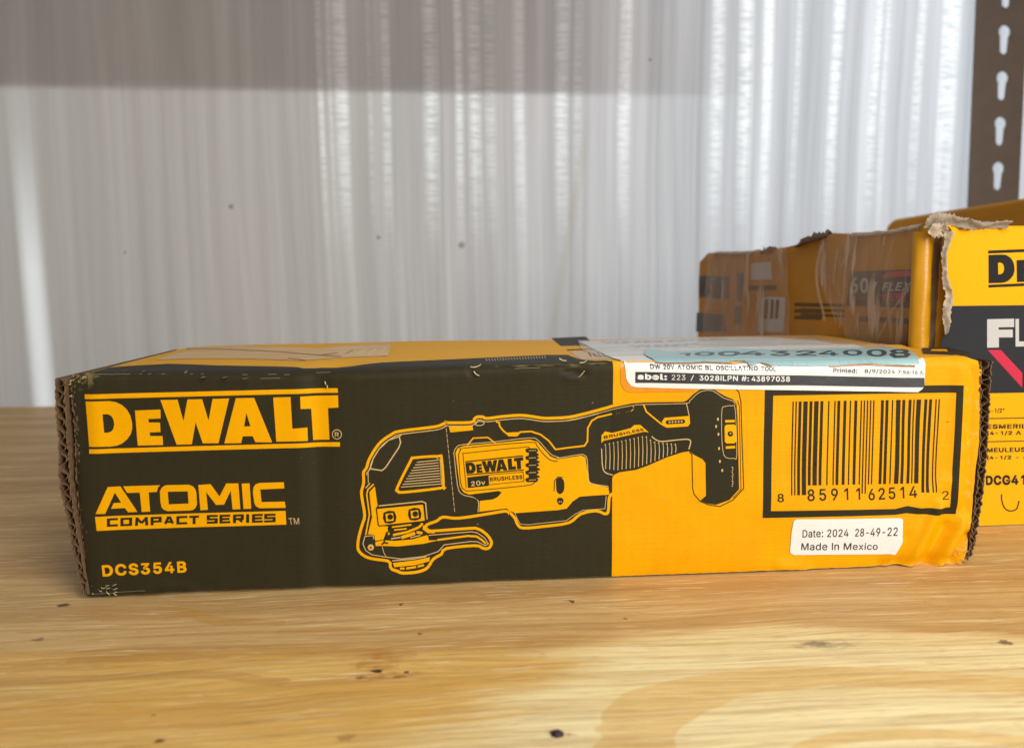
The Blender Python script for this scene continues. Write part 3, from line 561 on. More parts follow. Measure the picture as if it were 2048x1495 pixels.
# folds and dents of the front: (a, b, width, height) ; + is towards the viewer
RID = []
def ridge(a, b, w, h): RID.append((front_uv(*a), front_uv(*b), w, h))
for q in [((1818, 1128), (1876, 1010), .0028, 0.00187), ((1850, 1130), (1892, 1050), .0022, -0.00170), ((1878, 1125), (1925, 1040), .0028, 0.00221), ((1905, 1120), (1935, 1070), .002, -0.00170),
          ((1790, 1125), (1812, 1070), .002, -.0007), ((1772, 1128), (1800, 1080), .0016, .0008), ((1560, 1130), (1610, 1137), .003, .0006), ((1838, 1010), (1890, 960), .003, .0006), ((1925, 740), (1912, 1000), .0045, .0009), ((1944, 740), (1930, 1040), .002, -.0008),
          ((1760, 1128), (1900, 1118), .0025, -.0012), ((632, 760), (645, 1170), .006, -.0008), ((600, 760), (618, 1170), .006, .0004), ((290, 1182), (330, 1170), .003, .0005), ((330, 1170), (380, 1174), .002, .0005), ((340, 1174), (420, 1172), .003, -.0004),
          ((1130, 742), (1165, 748), .0016, -.0014), ((1125, 736), (1140, 733), .0012, .0010), ((1130, 752), (1168, 755), .0012, .0007), ((940, 738), (950, 752), .0008, -.0008), ((700, 757), (880, 750), .003, .0003), ((160, 756), (165, 900), .004, -.0006), ((185, 790), (205, 1150), .005, .0004),
          ((1560, 1000), (1800, 1060), .012, .0006), ((1250, 1100), (1500, 1120), .012, .0005), ((255, 765), (640, 762), .0035, -.0005), ((1300, 860), (1300, 1100), .02, -.0005), ((760, 1150), (900, 1155), .004, .0004)]: ridge(*q)
RA = np.array([(a[0], a[1], b[0], b[1], w_, h_) for a, b, w_, h_ in RID])
def crease_z(x):
    return float(np.interp(x, CRX, CRZ))
CR = [front_uv(*p) for p in [(136, 757), (150, 749), (180, 746), (256, 748), (350, 748), (450, 748), (580, 747.5), (672, 744), (800, 739), (949, 734), (1037, 731), (1125, 728), (1220, 723), (1300, 722), (1420, 723), (1500, 724), (1600, 722), (1700, 720), (1800, 718), (1880, 715), (1930, 713), (1955, 715), (1964, 722)]]
CRX = [p[0] for p in CR]; CRZ = [p[1] for p in CR]
def bulge(x, z):
    vx = RA[:, 2]-RA[:, 0]; vz = RA[:, 3]-RA[:, 1]
    t_ = np.clip(((x-RA[:, 0])*vx+(z-RA[:, 1])*vz)/(vx*vx+vz*vz+1e-12), 0, 1)
    d2 = (x-RA[:, 0]-t_*vx)**2+(z-RA[:, 1]-t_*vz)**2
    y = -1.2*float((RA[:, 5]*np.exp(-d2/(2*(RA[:, 4]*.55)**2))).sum())
    y += .0006*mn.noise(Vector((x*14, z*22, .4)))+.00018*mn.noise(Vector((x*60, z*70, 2.4)))
    # rounded fold into the top, turned-in bottom rim
    dt = max(0., min(1., (z-(crease_z(x)-.0022))/.0022)); y += .0020*dt*dt
    db = max(0., min(1., (.0012-z)/.0012)); y += .0008*db*db
    dl = max(0., min(1., (.003-(x-.0005))/.003)); y += .0010*dl*dl
    return y
LAY = .00009
def front_surf(u, v, lay): return (u, bulge(u, v)-lay*LAY, v)
FS = Sheet(front_uv, front_surf, .0017)
left_e = [(133, 764), (137, 790), (143, 830), (147, 870), (151, 920), (151, 962), (157, 1010), (164, 1060), (172, 1110), (170, 1150), (160, 1170), (174, 1193)]
right_e = [(1964, 722), (1962, 760), (1960, 800), (1959, 850), (1957, 890), (1951, 935), (1946, 990), (1942, 1040), (1937, 1080), (1932, 1105), (1925, 1126)]
bottom_e = [(1918, 1133), (1890, 1130), (1860, 1134), (1800, 1132), (1700, 1136), (1500, 1144), (1225, 1155), (900, 1164), (640, 1172), (420, 1181), (300, 1186), (215, 1192), (182, 1196)]
top_px = [(136, 757), (150, 749), (180, 746), (256, 748), (350, 748), (450, 748), (580, 747.5), (672, 744), (800, 739), (949, 734), (1037, 731), (1125, 728), (1220, 723), (1300, 722), (1420, 723), (1500, 724), (1600, 722), (1700, 720), (1800, 718), (1880, 715), (1930, 713), (1955, 715)]
outline = rough(top_px, .0, 14, 1, False)[:-1]+rough(right_e, .9, 8, 2, False)[:-1]+rough([(x, y-2.4) for x, y in bottom_e], .7, 9, 3, False)[:-1]+rough(list(reversed(left_e)), .9, 7, 4, False)
FS.fill(outline, 0, 0, grid=.0014)
front = FS.build('front_panel', [M_front], box)

# --- printed name, series mark, model number
LOGO = {'bars': [ZA([(122, 195)])+ZB([(1880, 108), (1883, 170)])+ZA([(125, 260)]), ZA([(188, 942)])+ZB([(1908, 845), (1912, 905)])+ZA([(192, 1003)])]}
Dl = ZA([(136, 292), (470, 285), (560, 300), (640, 340), (705, 400), (750, 480), (775, 580), (778, 660), (755, 740), (705, 810), (640, 865), (570, 893), (480, 905), (188, 908)])
Dh = ZA([(375, 465), (440, 462), (490, 485), (520, 535), (532, 600), (520, 665), (490, 702), (450, 715), (398, 717)])
El = ZA([(815, 415), (1165, 400), (1168, 522), (1000, 528), (1003, 578), (1158, 578), (1165, 708), (1018, 712), (1022, 762), (1192, 762), (1200, 885), (855, 892), (845, 800)])
Wl = ZA([(1165, 270), (1400, 265), (1480, 560), (1535, 262), (1735, 258), (1822, 552), (1878, 255)])+ZB([(398, 248), (250, 860), (35, 862)])+ZA([(1742, 860), (1645, 575), (1592, 875), (1385, 880)])
Al = ZB([(490, 245), (740, 240), (985, 848), (755, 845), (718, 762), (582, 765), (560, 858), (330, 862)])
Ah = ZB([(632, 445), (688, 628), (602, 630)])
Ll = ZB([(1000, 235), (1238, 228), (1262, 660), (1465, 645), (1472, 828), (1042, 838)])
Tl = ZB([(1370, 222), (1885, 205), (1890, 372), (1745, 382), (1765, 815), (1542, 820), (1515, 390), (1375, 390)])
GLY = [[Dl, Dh], [El], [Wl], [Al, Ah], [Ll], [Tl]]
for b in LOGO['bars']: FS.fill(b, 1, 0)
for g in GLY: FS.fill(g, 1, 0)
cc = ZB([(1868, 740)])[0]; FS.line([(cc[0]+9.3*math.cos(a*math.pi/12), cc[1]+9.3*math.sin(a*math.pi/12)) for a in range(24)], 1.5, 1, 1, True)
FS.text('R', [(669.5, 864), (677.5, 864), (677.5, 873), (669.5, 873)], 1, 1, .01)
FS.build('brand_logo', [M_ydet, M_tan], front)

FS.fill(ZC([(105, 765)])+ZD([(1690, 655), (1705, 908)])+ZC([(135, 1025)]), 1, 0)
FS.fill([ZC([(335, 215), (565, 205), (880, 680), (710, 688), (645, 608), (395, 620), (440, 515), (578, 508), (462, 320), (290, 710), (115, 712)])], 1, 0)
FS.fill(ZC([(615, 205), (1305, 185), (1262, 225), (1245, 308), (1090, 318), (1118, 675), (960, 682), (925, 322), (690, 328)]), 1, 0)
FS.fill([ZC([(1300, 300), (1330, 235), (1380, 195), (1440, 182), (1830, 175), (1910, 200), (1960, 260), (1980, 330), (1990, 540), (1960, 610), (1910, 645), (1850, 655), (1440, 665), (1370, 640), (1330, 590), (1310, 500)]), ZC([(1445, 305), (1818, 298), (1835, 525), (1465, 540)])], 1, 0)
FS.fill(ZD([(60, 180), (290, 165), (455, 395), (580, 152), (805, 150), (845, 628), (700, 632), (665, 285), (540, 545), (390, 550), (205, 310), (240, 640), (100, 650)]), 1, 0)
FS.fill(ZD([(868, 155), (1015, 148), (1048, 618), (905, 622)]), 1, 0)
FS.fill(ZD([(1655, 125), (1665, 240), (1215, 262), (1240, 495), (1675, 485), (1690, 600), (1210, 608), (1140, 575), (1105, 510), (1080, 330), (1085, 230), (1130, 165), (1200, 142)]), 1, 0)
# squared letters of the strip, drawn as heavy strokes
G = {'C': [[(1, 1), (0, 1), (0, 0), (1, 0)]], 'O': [[(0, 0), (0, 1), (1, 1), (1, 0), (0, 0)]], 'M': [[(0, 0), (.05, 1), (.5, .25), (.95, 1), (1, 0)]], 'P': [[(0, 0), (0, 1), (1, 1), (1, .42), (0, .42)]],
     'A': [[(0, 0), (.4, 1), (.6, 1), (1, 0)], [(.2, .3), (.8, .3)]], 'T': [[(0, 1), (1, 1)], [(.5, 1), (.5, 0)]], 'S': [[(1, 1), (0, 1), (0, .5), (1, .5), (1, 0), (0, 0)]],
     'E': [[(1, 1), (0, 1), (0, 0), (1, 0)], [(0, .5), (.9, .5)]], 'R': [[(0, 0), (0, 1), (1, 1), (1, .45), (0, .45)], [(.55, .45), (1, 0)]], 'I': [[(.5, 1), (.5, 0)]]}
def sq_letter(sh, ch, quad, wv, lay, mat):
    h = homog(SQ, quad)
    for s in G[ch]:
        for a, b in zip(s, s[1:]):
            P, Q = np.array(h(a)), np.array(h(b)); d = Q-P; L = np.hypot(*d); ax = abs(d[0])/L
            ww = 4.2*ax+6.0*(1-ax); ex = (6.0 if ax > .8 else 4.2 if ax < .2 else 0)/2*d/L
            sh.line([P-ex, Q+ex], ww, lay, mat)
def lets(word, xs, y0, y1, z):
    for ch, (a, b) in zip(word, xs):
        sl = -.038*9.3/9.3
        q = z([(a+27, y0(a)+21), (b-27, y0(b)+21), (b-27, y1(b)-21), (a+27, y1(a)-21)])
        sq_letter(FS, ch, q, 6.2, 2, 2)
lets('COMPACT', [(325, 520), (570, 785), (840, 1085), (1130, 1335), (1375, 1570), (1610, 1810), (1850, 2030)], lambda x: 795-(x-325)*.029, lambda x: 952-(x-325)*.029, ZC)
lets('SERIES', [(222, 425), (460, 660), (712, 912), (945, 1025), (1068, 1268), (1295, 1505)], lambda x: 735-(x-222)*.025, lambda x: 898-(x-222)*.026, ZD)
FS.text('TM', ZD([(1740, 790), (1940, 782), (1950, 900), (1765, 905)]), 1, 1, .0)
FS.build('series_logo', [M_ydet, M_tan, M_drk], front)

Z14 = lambda p: zoom(p, 180, 1100, 9.309)
FS.text('DCS354B', Z14([(228, 262), (1790, 195), (1800, 415), (250, 482)]), 1, 0, .034, 1.06)
FS.build('model_number', [M_ydet], front)

# --- line drawing of the tool
Y_, T_, K_ = 0, 1, 2
halo = Z2([(1855, 232), (1750, 262), (1650, 288), (1560, 308), (1450, 315), (1380, 315), (1300, 303), (1220, 296), (1100, 305), (1000, 318), (975, 308), (930, 308), (905, 325), (888, 345), (740, 347), (718, 345), (670, 368), (600, 380), (400, 405), (340, 430), (270, 480), (220, 545), (185, 610), (170, 660), (150, 690)])
halo += Z6([(165, 170), (135, 290), (150, 420), (180, 610), (150, 720), (110, 860), (88, 990), (100, 1090), (180, 1170), (300, 1215), (510, 1245), (528, 1300), (560, 1350), (630, 1375), (700, 1402), (820, 1402), (950, 1385), (1050, 1345), (1100, 1290), (1150, 1215), (1260, 1150), (1320, 1080), (1700, 1045), (1790, 1075), (1850, 1088), (1910, 1065), (1945, 985), (1900, 890), (1810, 810), (1730, 775), (1650, 768), (1110, 803), (1068, 790), (1055, 755), (1190, 705), (1265, 655), (1430, 672), (1650, 650)])
halo += Z2([(1120, 968), (1140, 970), (1180, 1010), (1200, 1055), (1245, 1083), (1400, 1070), (1560, 1045), (1640, 985), (1740, 965), (1800, 985), (1832, 965), (1840, 870), (1860, 845)])
halo = smooth(halo, False, 3)
hi = inset(halo+[(1300, 960), (1300, 850)], 3.0)[:-2]
# the band is drawn open: it ends where the yellow half begins
FS.line(hi, 5.6, 1, Y_)
ti = inset(halo+[(1300, 960), (1300, 850)], 9.6)[:-2]
FS.line(ti[3:74], 1.8, 1, T_)
FS.fill(Z2([(740, 385), (900, 375), (905, 408), (750, 422)]), 1, Y_)
c0 = Z2([(948, 362)])[0]; FS.line([(c0[0]+9.5*math.cos(a*math.pi/10), c0[1]+4.2*math.sin(a*math.pi/10)-.06*9*math.cos(a*math.pi/10)) for a in range(20)], 1.6, 2, T_, True)
FS.line(Z2([(400, 450), (330, 475), (265, 535), (225, 600), (205, 668), (285, 680), (310, 660), (400, 525), (412, 490), (402, 452), (420, 432)]), 2.4, 1, T_)
FS.line(Z2([(205, 668), (190, 692), (193, 765)]), 1.6, 1, T_)
p0, p1 = Z2([(722, 395), (780, 968)])
for i in range(16):
    a = i/16; b = (i+.8)/16; FS.line([(p0[0]+(p1[0]-p0[0])*a, p0[1]+(p1[1]-p0[1])*a), (p0[0]+(p1[0]-p0[0])*b, p0[1]+(p1[1]-p0[1])*b)], 1.1, 1, T_)
FS.line(smooth(Z2([(505, 595), (665, 585), (690, 600), (703, 785), (688, 800), (430, 828), (395, 820), (390, 795), (480, 615)]), True, 3), 5.2, 1, Y_, True)
for i in range(10):
    k = i/9; FS.line(Z2([(522-108*k, 625+168*k), (668+18*k, 611+162*k)]), 1.7, 1, T_)
FS.line(Z2([(655, 598), (680, 610), (690, 780)]), 1.3, 1, T_)
# body
FS.line(Z2([(1060, 350), (1082, 355), (1085, 380), (1110, 412), (1150, 445), (1205, 442), (1225, 420), (1300, 416), (1365, 438), (1420, 480), (1465, 538), (1560, 525)])+Z3([(370, 628), (395, 590), (398, 480), (430, 420), (480, 390), (600, 362), (755, 338), (778, 318), (768, 300)]), 3.2, 1, Y_)
FS.fill(Z2([(1105, 408), (1130, 425), (1225, 420), (1205, 450), (1150, 450)]), 1, Y_)
FS.line(Z2([(865, 510), (905, 462), (1005, 457), (1055, 495)]), 2.6, 1, Y_)
FS.fill(Z2([(785, 560), (800, 530), (840, 515), (1050, 497), (1290, 472), (1340, 485), (1390, 540), (1430, 585), (1480, 605), (1640, 580), (1668, 592), (1690, 740), (1705, 772), (1830, 798), (1830, 845), (1740, 850), (1630, 858), (1580, 892), (1540, 940), (1480, 950), (1190, 972), (1130, 940), (947, 962), (950, 888), (1040, 878), (1088, 830), (1080, 820), (880, 845), (840, 830), (815, 790)]), 1, Y_)
FS.line(smooth(Z2([(770, 570), (790, 525), (838, 505), (1050, 487), (1290, 460), (1348, 478), (1400, 535), (1440, 575), (1485, 592)])+Z3([(150, 730), (330, 700), (372, 708), (392, 740), (402, 880), (425, 938), (570, 965)]), False, 3), 1.5, 1, T_)
FS.line(smooth(Z2([(775, 570), (800, 790), (835, 845), (900, 862), (940, 890), (938, 965)]), False, 3), 1.5, 1, T_)
FS.line(smooth(Z2([(806, 575), (822, 538), (850, 528), (1285, 490), (1335, 510), (1375, 560), (1425, 608), (1480, 620)]), False, 3), 1.5, 2, K_)
FS.line(smooth(Z2([(806, 575), (822, 770), (850, 812), (900, 818), (1260, 785), (1320, 765), (1350, 740)]), False, 3), 1.5, 2, K_)
FS.line(Z2([(835, 565), (1280, 520), (1300, 540)]), 1.3, 2, K_)
FS.line(Z2([(835, 560), (858, 800)]), 1.3, 2, K_)
lq = Z2([(850, 618), (1245, 578), (1250, 682), (862, 715)])
L0 = homog([LOGO['bars'][0][0], LOGO['bars'][0][1], LOGO['bars'][1][2], LOGO['bars'][1][3]], SQ)
def logo(sh, quad, lay, mat, bars=True, glyphs=range(6)):
    h = homog(SQ, quad); f = lambda P: [h(L0(p)) for p in P]
    if bars:
        for b in LOGO['bars']: sh.fill(f(b), lay, mat)
    for i in glyphs: sh.fill([f(p) for p in GLY[i]], lay, mat)
logo(FS, lq, 2, K_)
FS.fill(Z2([(865, 728), (1005, 712), (1010, 785), (870, 800)]), 2, K_)
FS.text('20v', Z2([(890, 755), (985, 745), (990, 778), (892, 788)]), 3, T_, .02)
FS.line(Z2([(1008, 712), (1245, 692), (1252, 755), (1012, 778)]), 1.2, 2, K_, True)
FS.text('BRUSHLESS', Z2([(1018, 728), (1240, 712), (1242, 740), (1020, 756)]), 2, K_, .03)
for i in range(5):
    y = 545+i*50; k = 12*math.sin(math.pi*(i+.5)/5)
    FS.fill(Z2([(1262, y-8), (1275, y-14), (1338, y-14), (1345+k, y), (1338, y+14), (1275, y+16), (1262, y+8)]), 2, K_)
    FS.line(Z2([(1283, y+2), (1332, y-1)]), 1.1, 3, T_)
    if i < 4: FS.fill(Z2([(1283, y+14), (1330, y+12), (1348+k, y+25), (1345+k, y+36), (1283, y+38)]), 2, K_)
FS.fill(smooth(Z2([(905, 848), (1080, 825), (1090, 840), (1050, 872), (950, 882), (920, 868)]), True, 3), 2, K_)
FS.fill(smooth(Z3([(135, 910), (165, 890), (195, 910), (203, 960), (195, 1005), (165, 1028), (140, 1005), (135, 960)]), True, 3), 2, K_)
FS.line(Z3([(118, 1005), (120, 920), (150, 885), (190, 890)]), 1.6, 2, K_)
FS.fill(smooth(Z3([(150, 1060), (185, 1060), (195, 1090), (168, 1118), (142, 1090)]), True, 3), 2, K_)
FS.dot(Z3([(160, 1090)])[0], 1.3, 3, T_); FS.dot(Z3([(176, 1090)])[0], 1.3, 3, T_)
FS.line(Z2([(1190, 972), (1205, 1010), (1225, 1045), (1280, 1050), (1540, 1020), (1600, 975), (1650, 950), (1800, 940), (1810, 850)]), 1.2, 2, T_)
# head and clamp lever
FS.fill(Z6([(262, 290), (338, 215), (375, 480), (352, 510), (385, 745), (520, 760), (455, 935), (345, 952), (330, 870), (245, 862), (300, 640)]), 1, Y_)
FS.line(Z6([(322, 185), (242, 262), (228, 330), (265, 600), (215, 870)]), 3.0, 2, Y_)
FS.line(Z6([(336, 205), (262, 285), (258, 340), (290, 610), (240, 860)]), 1.8, 3, K_)
FS.line(Z6([(272, 172), (215, 240)]), 2.2, 1, T_); FS.line(Z6([(245, 20), (250, 160)]), 1.6, 1, T_)
FS.fill(Z6([(362, 515), (985, 455), (1002, 470), (1025, 685), (410, 748), (385, 738)]), 3, Y_)
FS.line(Z6([(362, 515), (985, 455), (1002, 470), (1025, 685), (410, 748), (388, 738)]), 1.8, 4, K_, True)
FS.line(Z6([(390, 482), (980, 422), (1028, 442), (1048, 665)]), 2.3, 1, T_)
for cx, cy in ((540, 632), (880, 592)):
    FS.fill(smooth(Z6([(cx-82, cy-62), (cx+65, cy-80), (cx+82, cy+60), (cx-65, cy+78)]), True, 2), 4, K_)
    FS.fill(Z6([(cx-56, cy-45), (cx+45, cy-58), (cx+56, cy+45), (cx-45, cy+56)]), 5, Y_); FS.dot(Z6([(cx+8, cy-5)])[0], 5.6, 6, K_)
for P, wv in [([(570, 768), (835, 735)], 3), ([(600, 808), (770, 790)], 3), ([(585, 875), (780, 835), (930, 775), (975, 735), (980, 715)], 4.6), ([(700, 910), (885, 850)], 6.5), ([(905, 838), (985, 850)], 5), ([(560, 925), (690, 905)], 2.6), ([(820, 912), (960, 880)], 2), ([(500, 800), (530, 870)], 4.5), ([(1010, 745), (1000, 790), (1060, 835), (1150, 840)], 4)]:
    FS.line(Z6(P), wv, 2, Y_ if wv > 2.7 else T_)
FS.fill(Z6([(345, 968), (450, 945), (600, 955), (850, 935), (1050, 878), (1065, 900), (1070, 950), (1220, 945), (1000, 995), (650, 1030), (460, 1022), (350, 1022)]), 1, Y_)
FS.line(Z6([(545, 770), (490, 900), (455, 990)]), 2.6, 3, K_); FS.line(Z6([(430, 1000), (470, 975), (520, 985)]), 3, 3, K_)
FS.line(Z6([(1190, 945), (1400, 918), (1600, 893), (1720, 900), (1790, 945), (1850, 1000)]), 4.0, 1, Y_)
FS.fill(Z6([(1075, 895), (1200, 885), (1205, 915), (1140, 925), (1080, 910)]), 2, K_)
FS.line(Z6([(1070, 880), (1650, 836), (1730, 850), (1830, 920), (1882, 1000), (1840, 1025), (1730, 970), (1640, 968), (1280, 1010), (1200, 1100), (1000, 1165), (700, 1198), (480, 1170), (300, 1140), (215, 1080), (178, 990), (205, 890), (315, 880), (325, 930)]), 1.7, 2, T_)
q = Z6([(285, 1040)])[0]; FS.dot(q, 6.3, 2, T_); FS.dot(q, 4.2, 3, Y_); FS.dot(q, 1.8, 4, K_)
FS.line(Z6([(440, 1035), (460, 1110), (490, 1165)]), 1.3, 1, T_)
FS.fill(Z6([(582, 1252), (900, 1215), (1085, 1175), (1078, 1232), (900, 1280), (605, 1308)]), 1, Y_); FS.line(Z6([(575, 1222), (860, 1200), (1040, 1165)]), 2, 2, T_)
for a, b in (((680, 1325), (742, 1325)), ((765, 1325), (900, 1306)), ((920, 1302), (1005, 1282))): FS.line(Z6([a, b]), 4, 1, Y_)
# grip and battery, on the yellow half
bx = 597
FS.fill(Z3([(bx, 310), (760, 276), (870, 268), (1195, 262), (1225, 245), (1275, 195), (1330, 158), (1430, 152), (1470, 175), (1530, 212), (1600, 240), (1630, 275), (1640, 400), (1652, 985), (1570, 1075), (1460, 1115), (1390, 1105), (1330, 1082), (1378, 1040), (1375, 770), (1350, 738), (1278, 700), (1240, 672), (1180, 682), (1060, 722), (900, 792), (800, 828), (660, 848), (615, 870), (bx, 900)]), 1, K_)
FS.line(Z3([(1455, 158), (1620, 152), (1650, 180), (1668, 260), (1690, 980), (1600, 1075), (1490, 1130), (1400, 1115), (1330, 1088), (1280, 1030), (1268, 980), (1262, 700), (1240, 678)]), 1.8, 1, K_)
FS.line(Z3([(1640, 250), (1655, 300), (1668, 985), (1600, 1060)]), 1.2, 1, K_)
FS.line(Z3([(bx, 890), (575, 960), (575, 1000)]), 2, 2, K_)
FS.line(smooth(Z3([(200, 422), (400, 380), (600, 325), (760, 294), (870, 284), (1200, 276), (1240, 255), (1290, 205), (1345, 172), (1430, 168), (1520, 228), (1600, 255), (1622, 285)]), False, 2), 1.3, 2, T_)
FS.line(Z3([(860, 285), (885, 345), (1000, 440), (1050, 470)]), 3, 2, Y_)
FS.line(Z3([(1215, 275), (1238, 380)]), 1.6, 2, T_)
FS.fill(Z3([(1012, 432), (1035, 395), (1240, 378), (1245, 440), (1228, 465), (1055, 478)]), 2, Y_)
FS.line(Z3([(1060, 432), (1190, 424)]), 8, 3, K_); FS.dot(Z3([(1062, 432)])[0], 4, 3, K_); FS.dot(Z3([(1188, 424)])[0], 4, 3, K_)
for x in (1075, 1100, 1125, 1150, 1175): FS.dot(Z3([(x, 430-(x-1075)*.05)])[0], 1.9, 4, T_)
FS.fill(Z3([(510, 605), (512, 540), (540, 508), (600, 520), (755, 482), (785, 455), (835, 455), (905, 518), (870, 510), (530, 585)]), 2, Y_)
FS.text('BRUSHLESS', Z3([(528, 545), (855, 480), (865, 502), (532, 572)]), 3, K_, .03)
for i in range(18):
    x = 545+34.2*i; yt = np.interp(x, [545, 880, 912, 960, 1125], [615, 545, 572, 598, 612]); yb = np.interp(x, [545, 640, 800, 940, 1125], [820, 832, 808, 762, 685])
    FS.line(Z3([(x-8, yt+8), (x, yt), (x+4, (yt+yb)/2), (x, yb)]), 1.5, 2, T_)
FS.line(smooth(Z3([(512, 650), (520, 800), (545, 850), (605, 870)]), False, 3), 2.0, 2, T_)
FS.line(smooth(Z3([(930, 550), (960, 575), (1010, 592), (1120, 580), (1225, 572), (1250, 595), (1235, 655)]), False, 3), 2.2, 2, T_)
FS.line(smooth(Z3([(1508, 330), (1535, 300), (1590, 295), (1620, 330), (1632, 700), (1605, 728), (1550, 725), (1522, 690), (1508, 560)]), True, 3), 1.2, 2, T_, True)
FS.line(Z3([(1535, 422), (1615, 420)]), 5, 3, Y_); FS.line(Z3([(1540, 640), (1618, 635)]), 5, 3, Y_)
FS.fill(Z3([(1530, 465), (1545, 450), (1610, 448), (1625, 462), (1628, 590), (1610, 605), (1548, 606), (1532, 592)]), 3, Y_); FS.dot(Z3([(1578, 526)])[0], 5.4, 4, K_); FS.dot(Z3([(1578, 522)])[0], 1.6, 5, T_)
for p in [(1475, 405), (1460, 465), (1480, 530), (1485, 648), (1492, 755), (1512, 830)]: FS.dot(Z3([p])[0], 1.8, 2, T_, 3.2)
for i in range(9): FS.line(Z3([(1590+(i % 2)*5, 800+i*19), (1604-(i % 3)*3, 812+i*19)]), 1.6, 2, T_)
FS.build('tool_drawing', [M_ydet, M_tan, M_drk], front)

# --- barcode
FS.fill([Z5([(155, 105), (1382, 92), (1362, 500), (1340, 893), (1100, 893), (1030, 886), (960, 896), (138, 917)]), Z5([(207, 158), (1340, 138), (1322, 500), (1302, 850), (1120, 855), (1038, 842), (960, 860), (188, 873)])], 1, 0)
Lc = ['0001101', '0011001', '0010011', '0111101', '0100011', '0110001', '0101111', '0111011', '0110111', '0001011']
dig = '885911625142'; bits = '101'+''.join(Lc[int(d)] for d in dig[:6])+'01010'+''.join(''.join('10'[int(b)] for b in Lc[int(d)]) for d in dig[6:])+'101'
hb = homog(SQ, Z5([(327, 195), (1243, 180), (1218, 757), (312, 775)]))
i = 0
while i < 95:
    if bits[i] == '1':
        j = i
        while j < 95 and bits[j] == '1': j += 1
        long_ = i < 10 or i >= 85 or 45 <= i < 50; v = 0 if long_ else .10
        a, b = (i+.08)/95, (j-.12)/95
        wob = lambda k, s: k+.003*math.sin(s*5+k*9)*(k > .7)
        FS.fill([hb((wob(a, s), v+(1-v)*s)) for s in (0, .25, .5, .75, 1)]+[hb((wob(b, s), v+(1-v)*s)) for s in (1, .75, .5, .25, 0)], 1, 0)
        i = j
    else: i += 1
FS.text('85911', Z5([(415, 738), (744, 728), (744, 803), (415, 812)]), 1, 0, .012, 1.25)
FS.text('62514', Z5([(795, 735), (1098, 716), (1100, 792), (797, 808)]), 1, 0, .012, 1.15)
FS.text('8', Z5([(228, 765), (268, 764), (268, 817), (228, 818)]), 1, 0, .012); FS.text('2', Z5([(1254, 750), (1294, 748), (1294, 802), (1254, 803)]), 1, 0, .0)
FS.build('barcode', [M_drk], front)

# --- stickers
def paper(name, col, rough=.35, spec=.5, film=0.):
    t = NT(name); n = t.noise(t.tc.outputs['Object'], 60, 4, .6); c = t.mix(n, tuple(.93*q for q in col), tuple(min(1, 1.04*q) for q in col))
    return t.done(t.bsdf(c, rough, t.bump(t.noise(t.mapping(scale=(1, 1, 1)), 140, 3, .5), .2, .0008), spec))
M_paper = paper('white_label_paper', (.80, .79, .77)); M_black = paper('black_toner', (.028, .027, .034)); M_blue = paper('pale_blue_paper', (.33, .52, .55)); M_grey = paper('grey_toner', (.30, .31, .33)); M_brown = paper('brown_glue', (.33, .15, .03)); M_amber = ink('taped_rim', (.74, .27, .008), .25, .6)
date = Z5([(345, 923), (985, 915), (1005, 922), (1003, 1010), (995, 1080), (975, 1110), (955, 1140), (650, 1144), (335, 1148), (315, 1140), (309, 1125), (318, 1000), (328, 935)])
FS.fill(date, 3, 0, grid=.0016)
s_ = FS.build('date_sticker', [M_paper], front)
for P, q in [('Date:', [(385, 990), (510, 985), (512, 1035), (385, 1038)]), ('2024', [(538, 985), (668, 982), (668, 1032), (536, 1035)]), ('28-49-22', [(710, 980), (972, 970), (970, 1025), (708, 1030)]),
             ('Made', [(380, 1073), (540, 1070), (540, 1117), (378, 1118)]), ('In', [(568, 1070), (612, 1069), (612, 1115), (568, 1116)]), ('Mexico', [(642, 1070), (850, 1070), (850, 1113), (640, 1115)])]:
    FS.text(P, Z5(q), 4, 0, .008)
FS.build('sticker_lettering', [M_black], s_)

# ------------------------------------------------------------------ top of the box
def top_z(x, y):
    z = H+.0009*mn.noise(Vector((x*9, y*14, 8.)))*min(1, y/.02)+(crease_z(x)-H-.0002)*math.exp(-max(y, 0)/.012)
    z -= .0012*max(0, 1-max(0, y-.0016)/.004)**2
    z -= .0015*max(0, 1-x/.05)**2*min(1, y/.02)
    z += -.0012*math.exp(-((x-.088)**2+(y-.02)**2)/(2*.006**2))
    z += .0008*math.exp(-((y-.05-.05*(x-.3))**2)/(2*.004**2))*max(0, min(1, (x-.19)/.03))
    return z
def top_surf(u, v, lay): return (u, v+.0012, top_z(u, v)+lay*.00009)
TS = Sheet(top_uv, top_surf, .006)
to = [(CRX[i], .0004) for i in range(len(CRX))]+[(W-.0005, .04), (W-.0005, .09), (W-.001, D)]+[(x, D-.001+.0006*math.sin(x*60)) for x in np.linspace(W-.01, .01, 30)]+[(0, D), (.0, .08), (.0, .03)]
to[0] = (.0006, .002)
for i in range(1, len(CRX)): to[i] = (CRX[i], .0003)
TS.fill_uv([to], 0, 0, grid=.002)
t = NT('printed_top_panel'); o_ = t.tc.outputs['Object']; co = t.sep(); n = t.noise(o_, 40, 4, .6)
c = t.mix(n, (.70, .34, .02), (.76, .39, .03)); c = t.mix(t.math('MULTIPLY', t.math('LESS_THAN', co[0], XB), t.math('LESS_THAN', co[1], .012)), c, (.034, .029, .022))
M_top = t.done(t.bsdf(c, .6, t.bump(t.noise(t.mapping(scale=(60, 500, 60)), 1, 3), .3, .0003), .15))
top = TS.build('top_panel', [M_top], box)
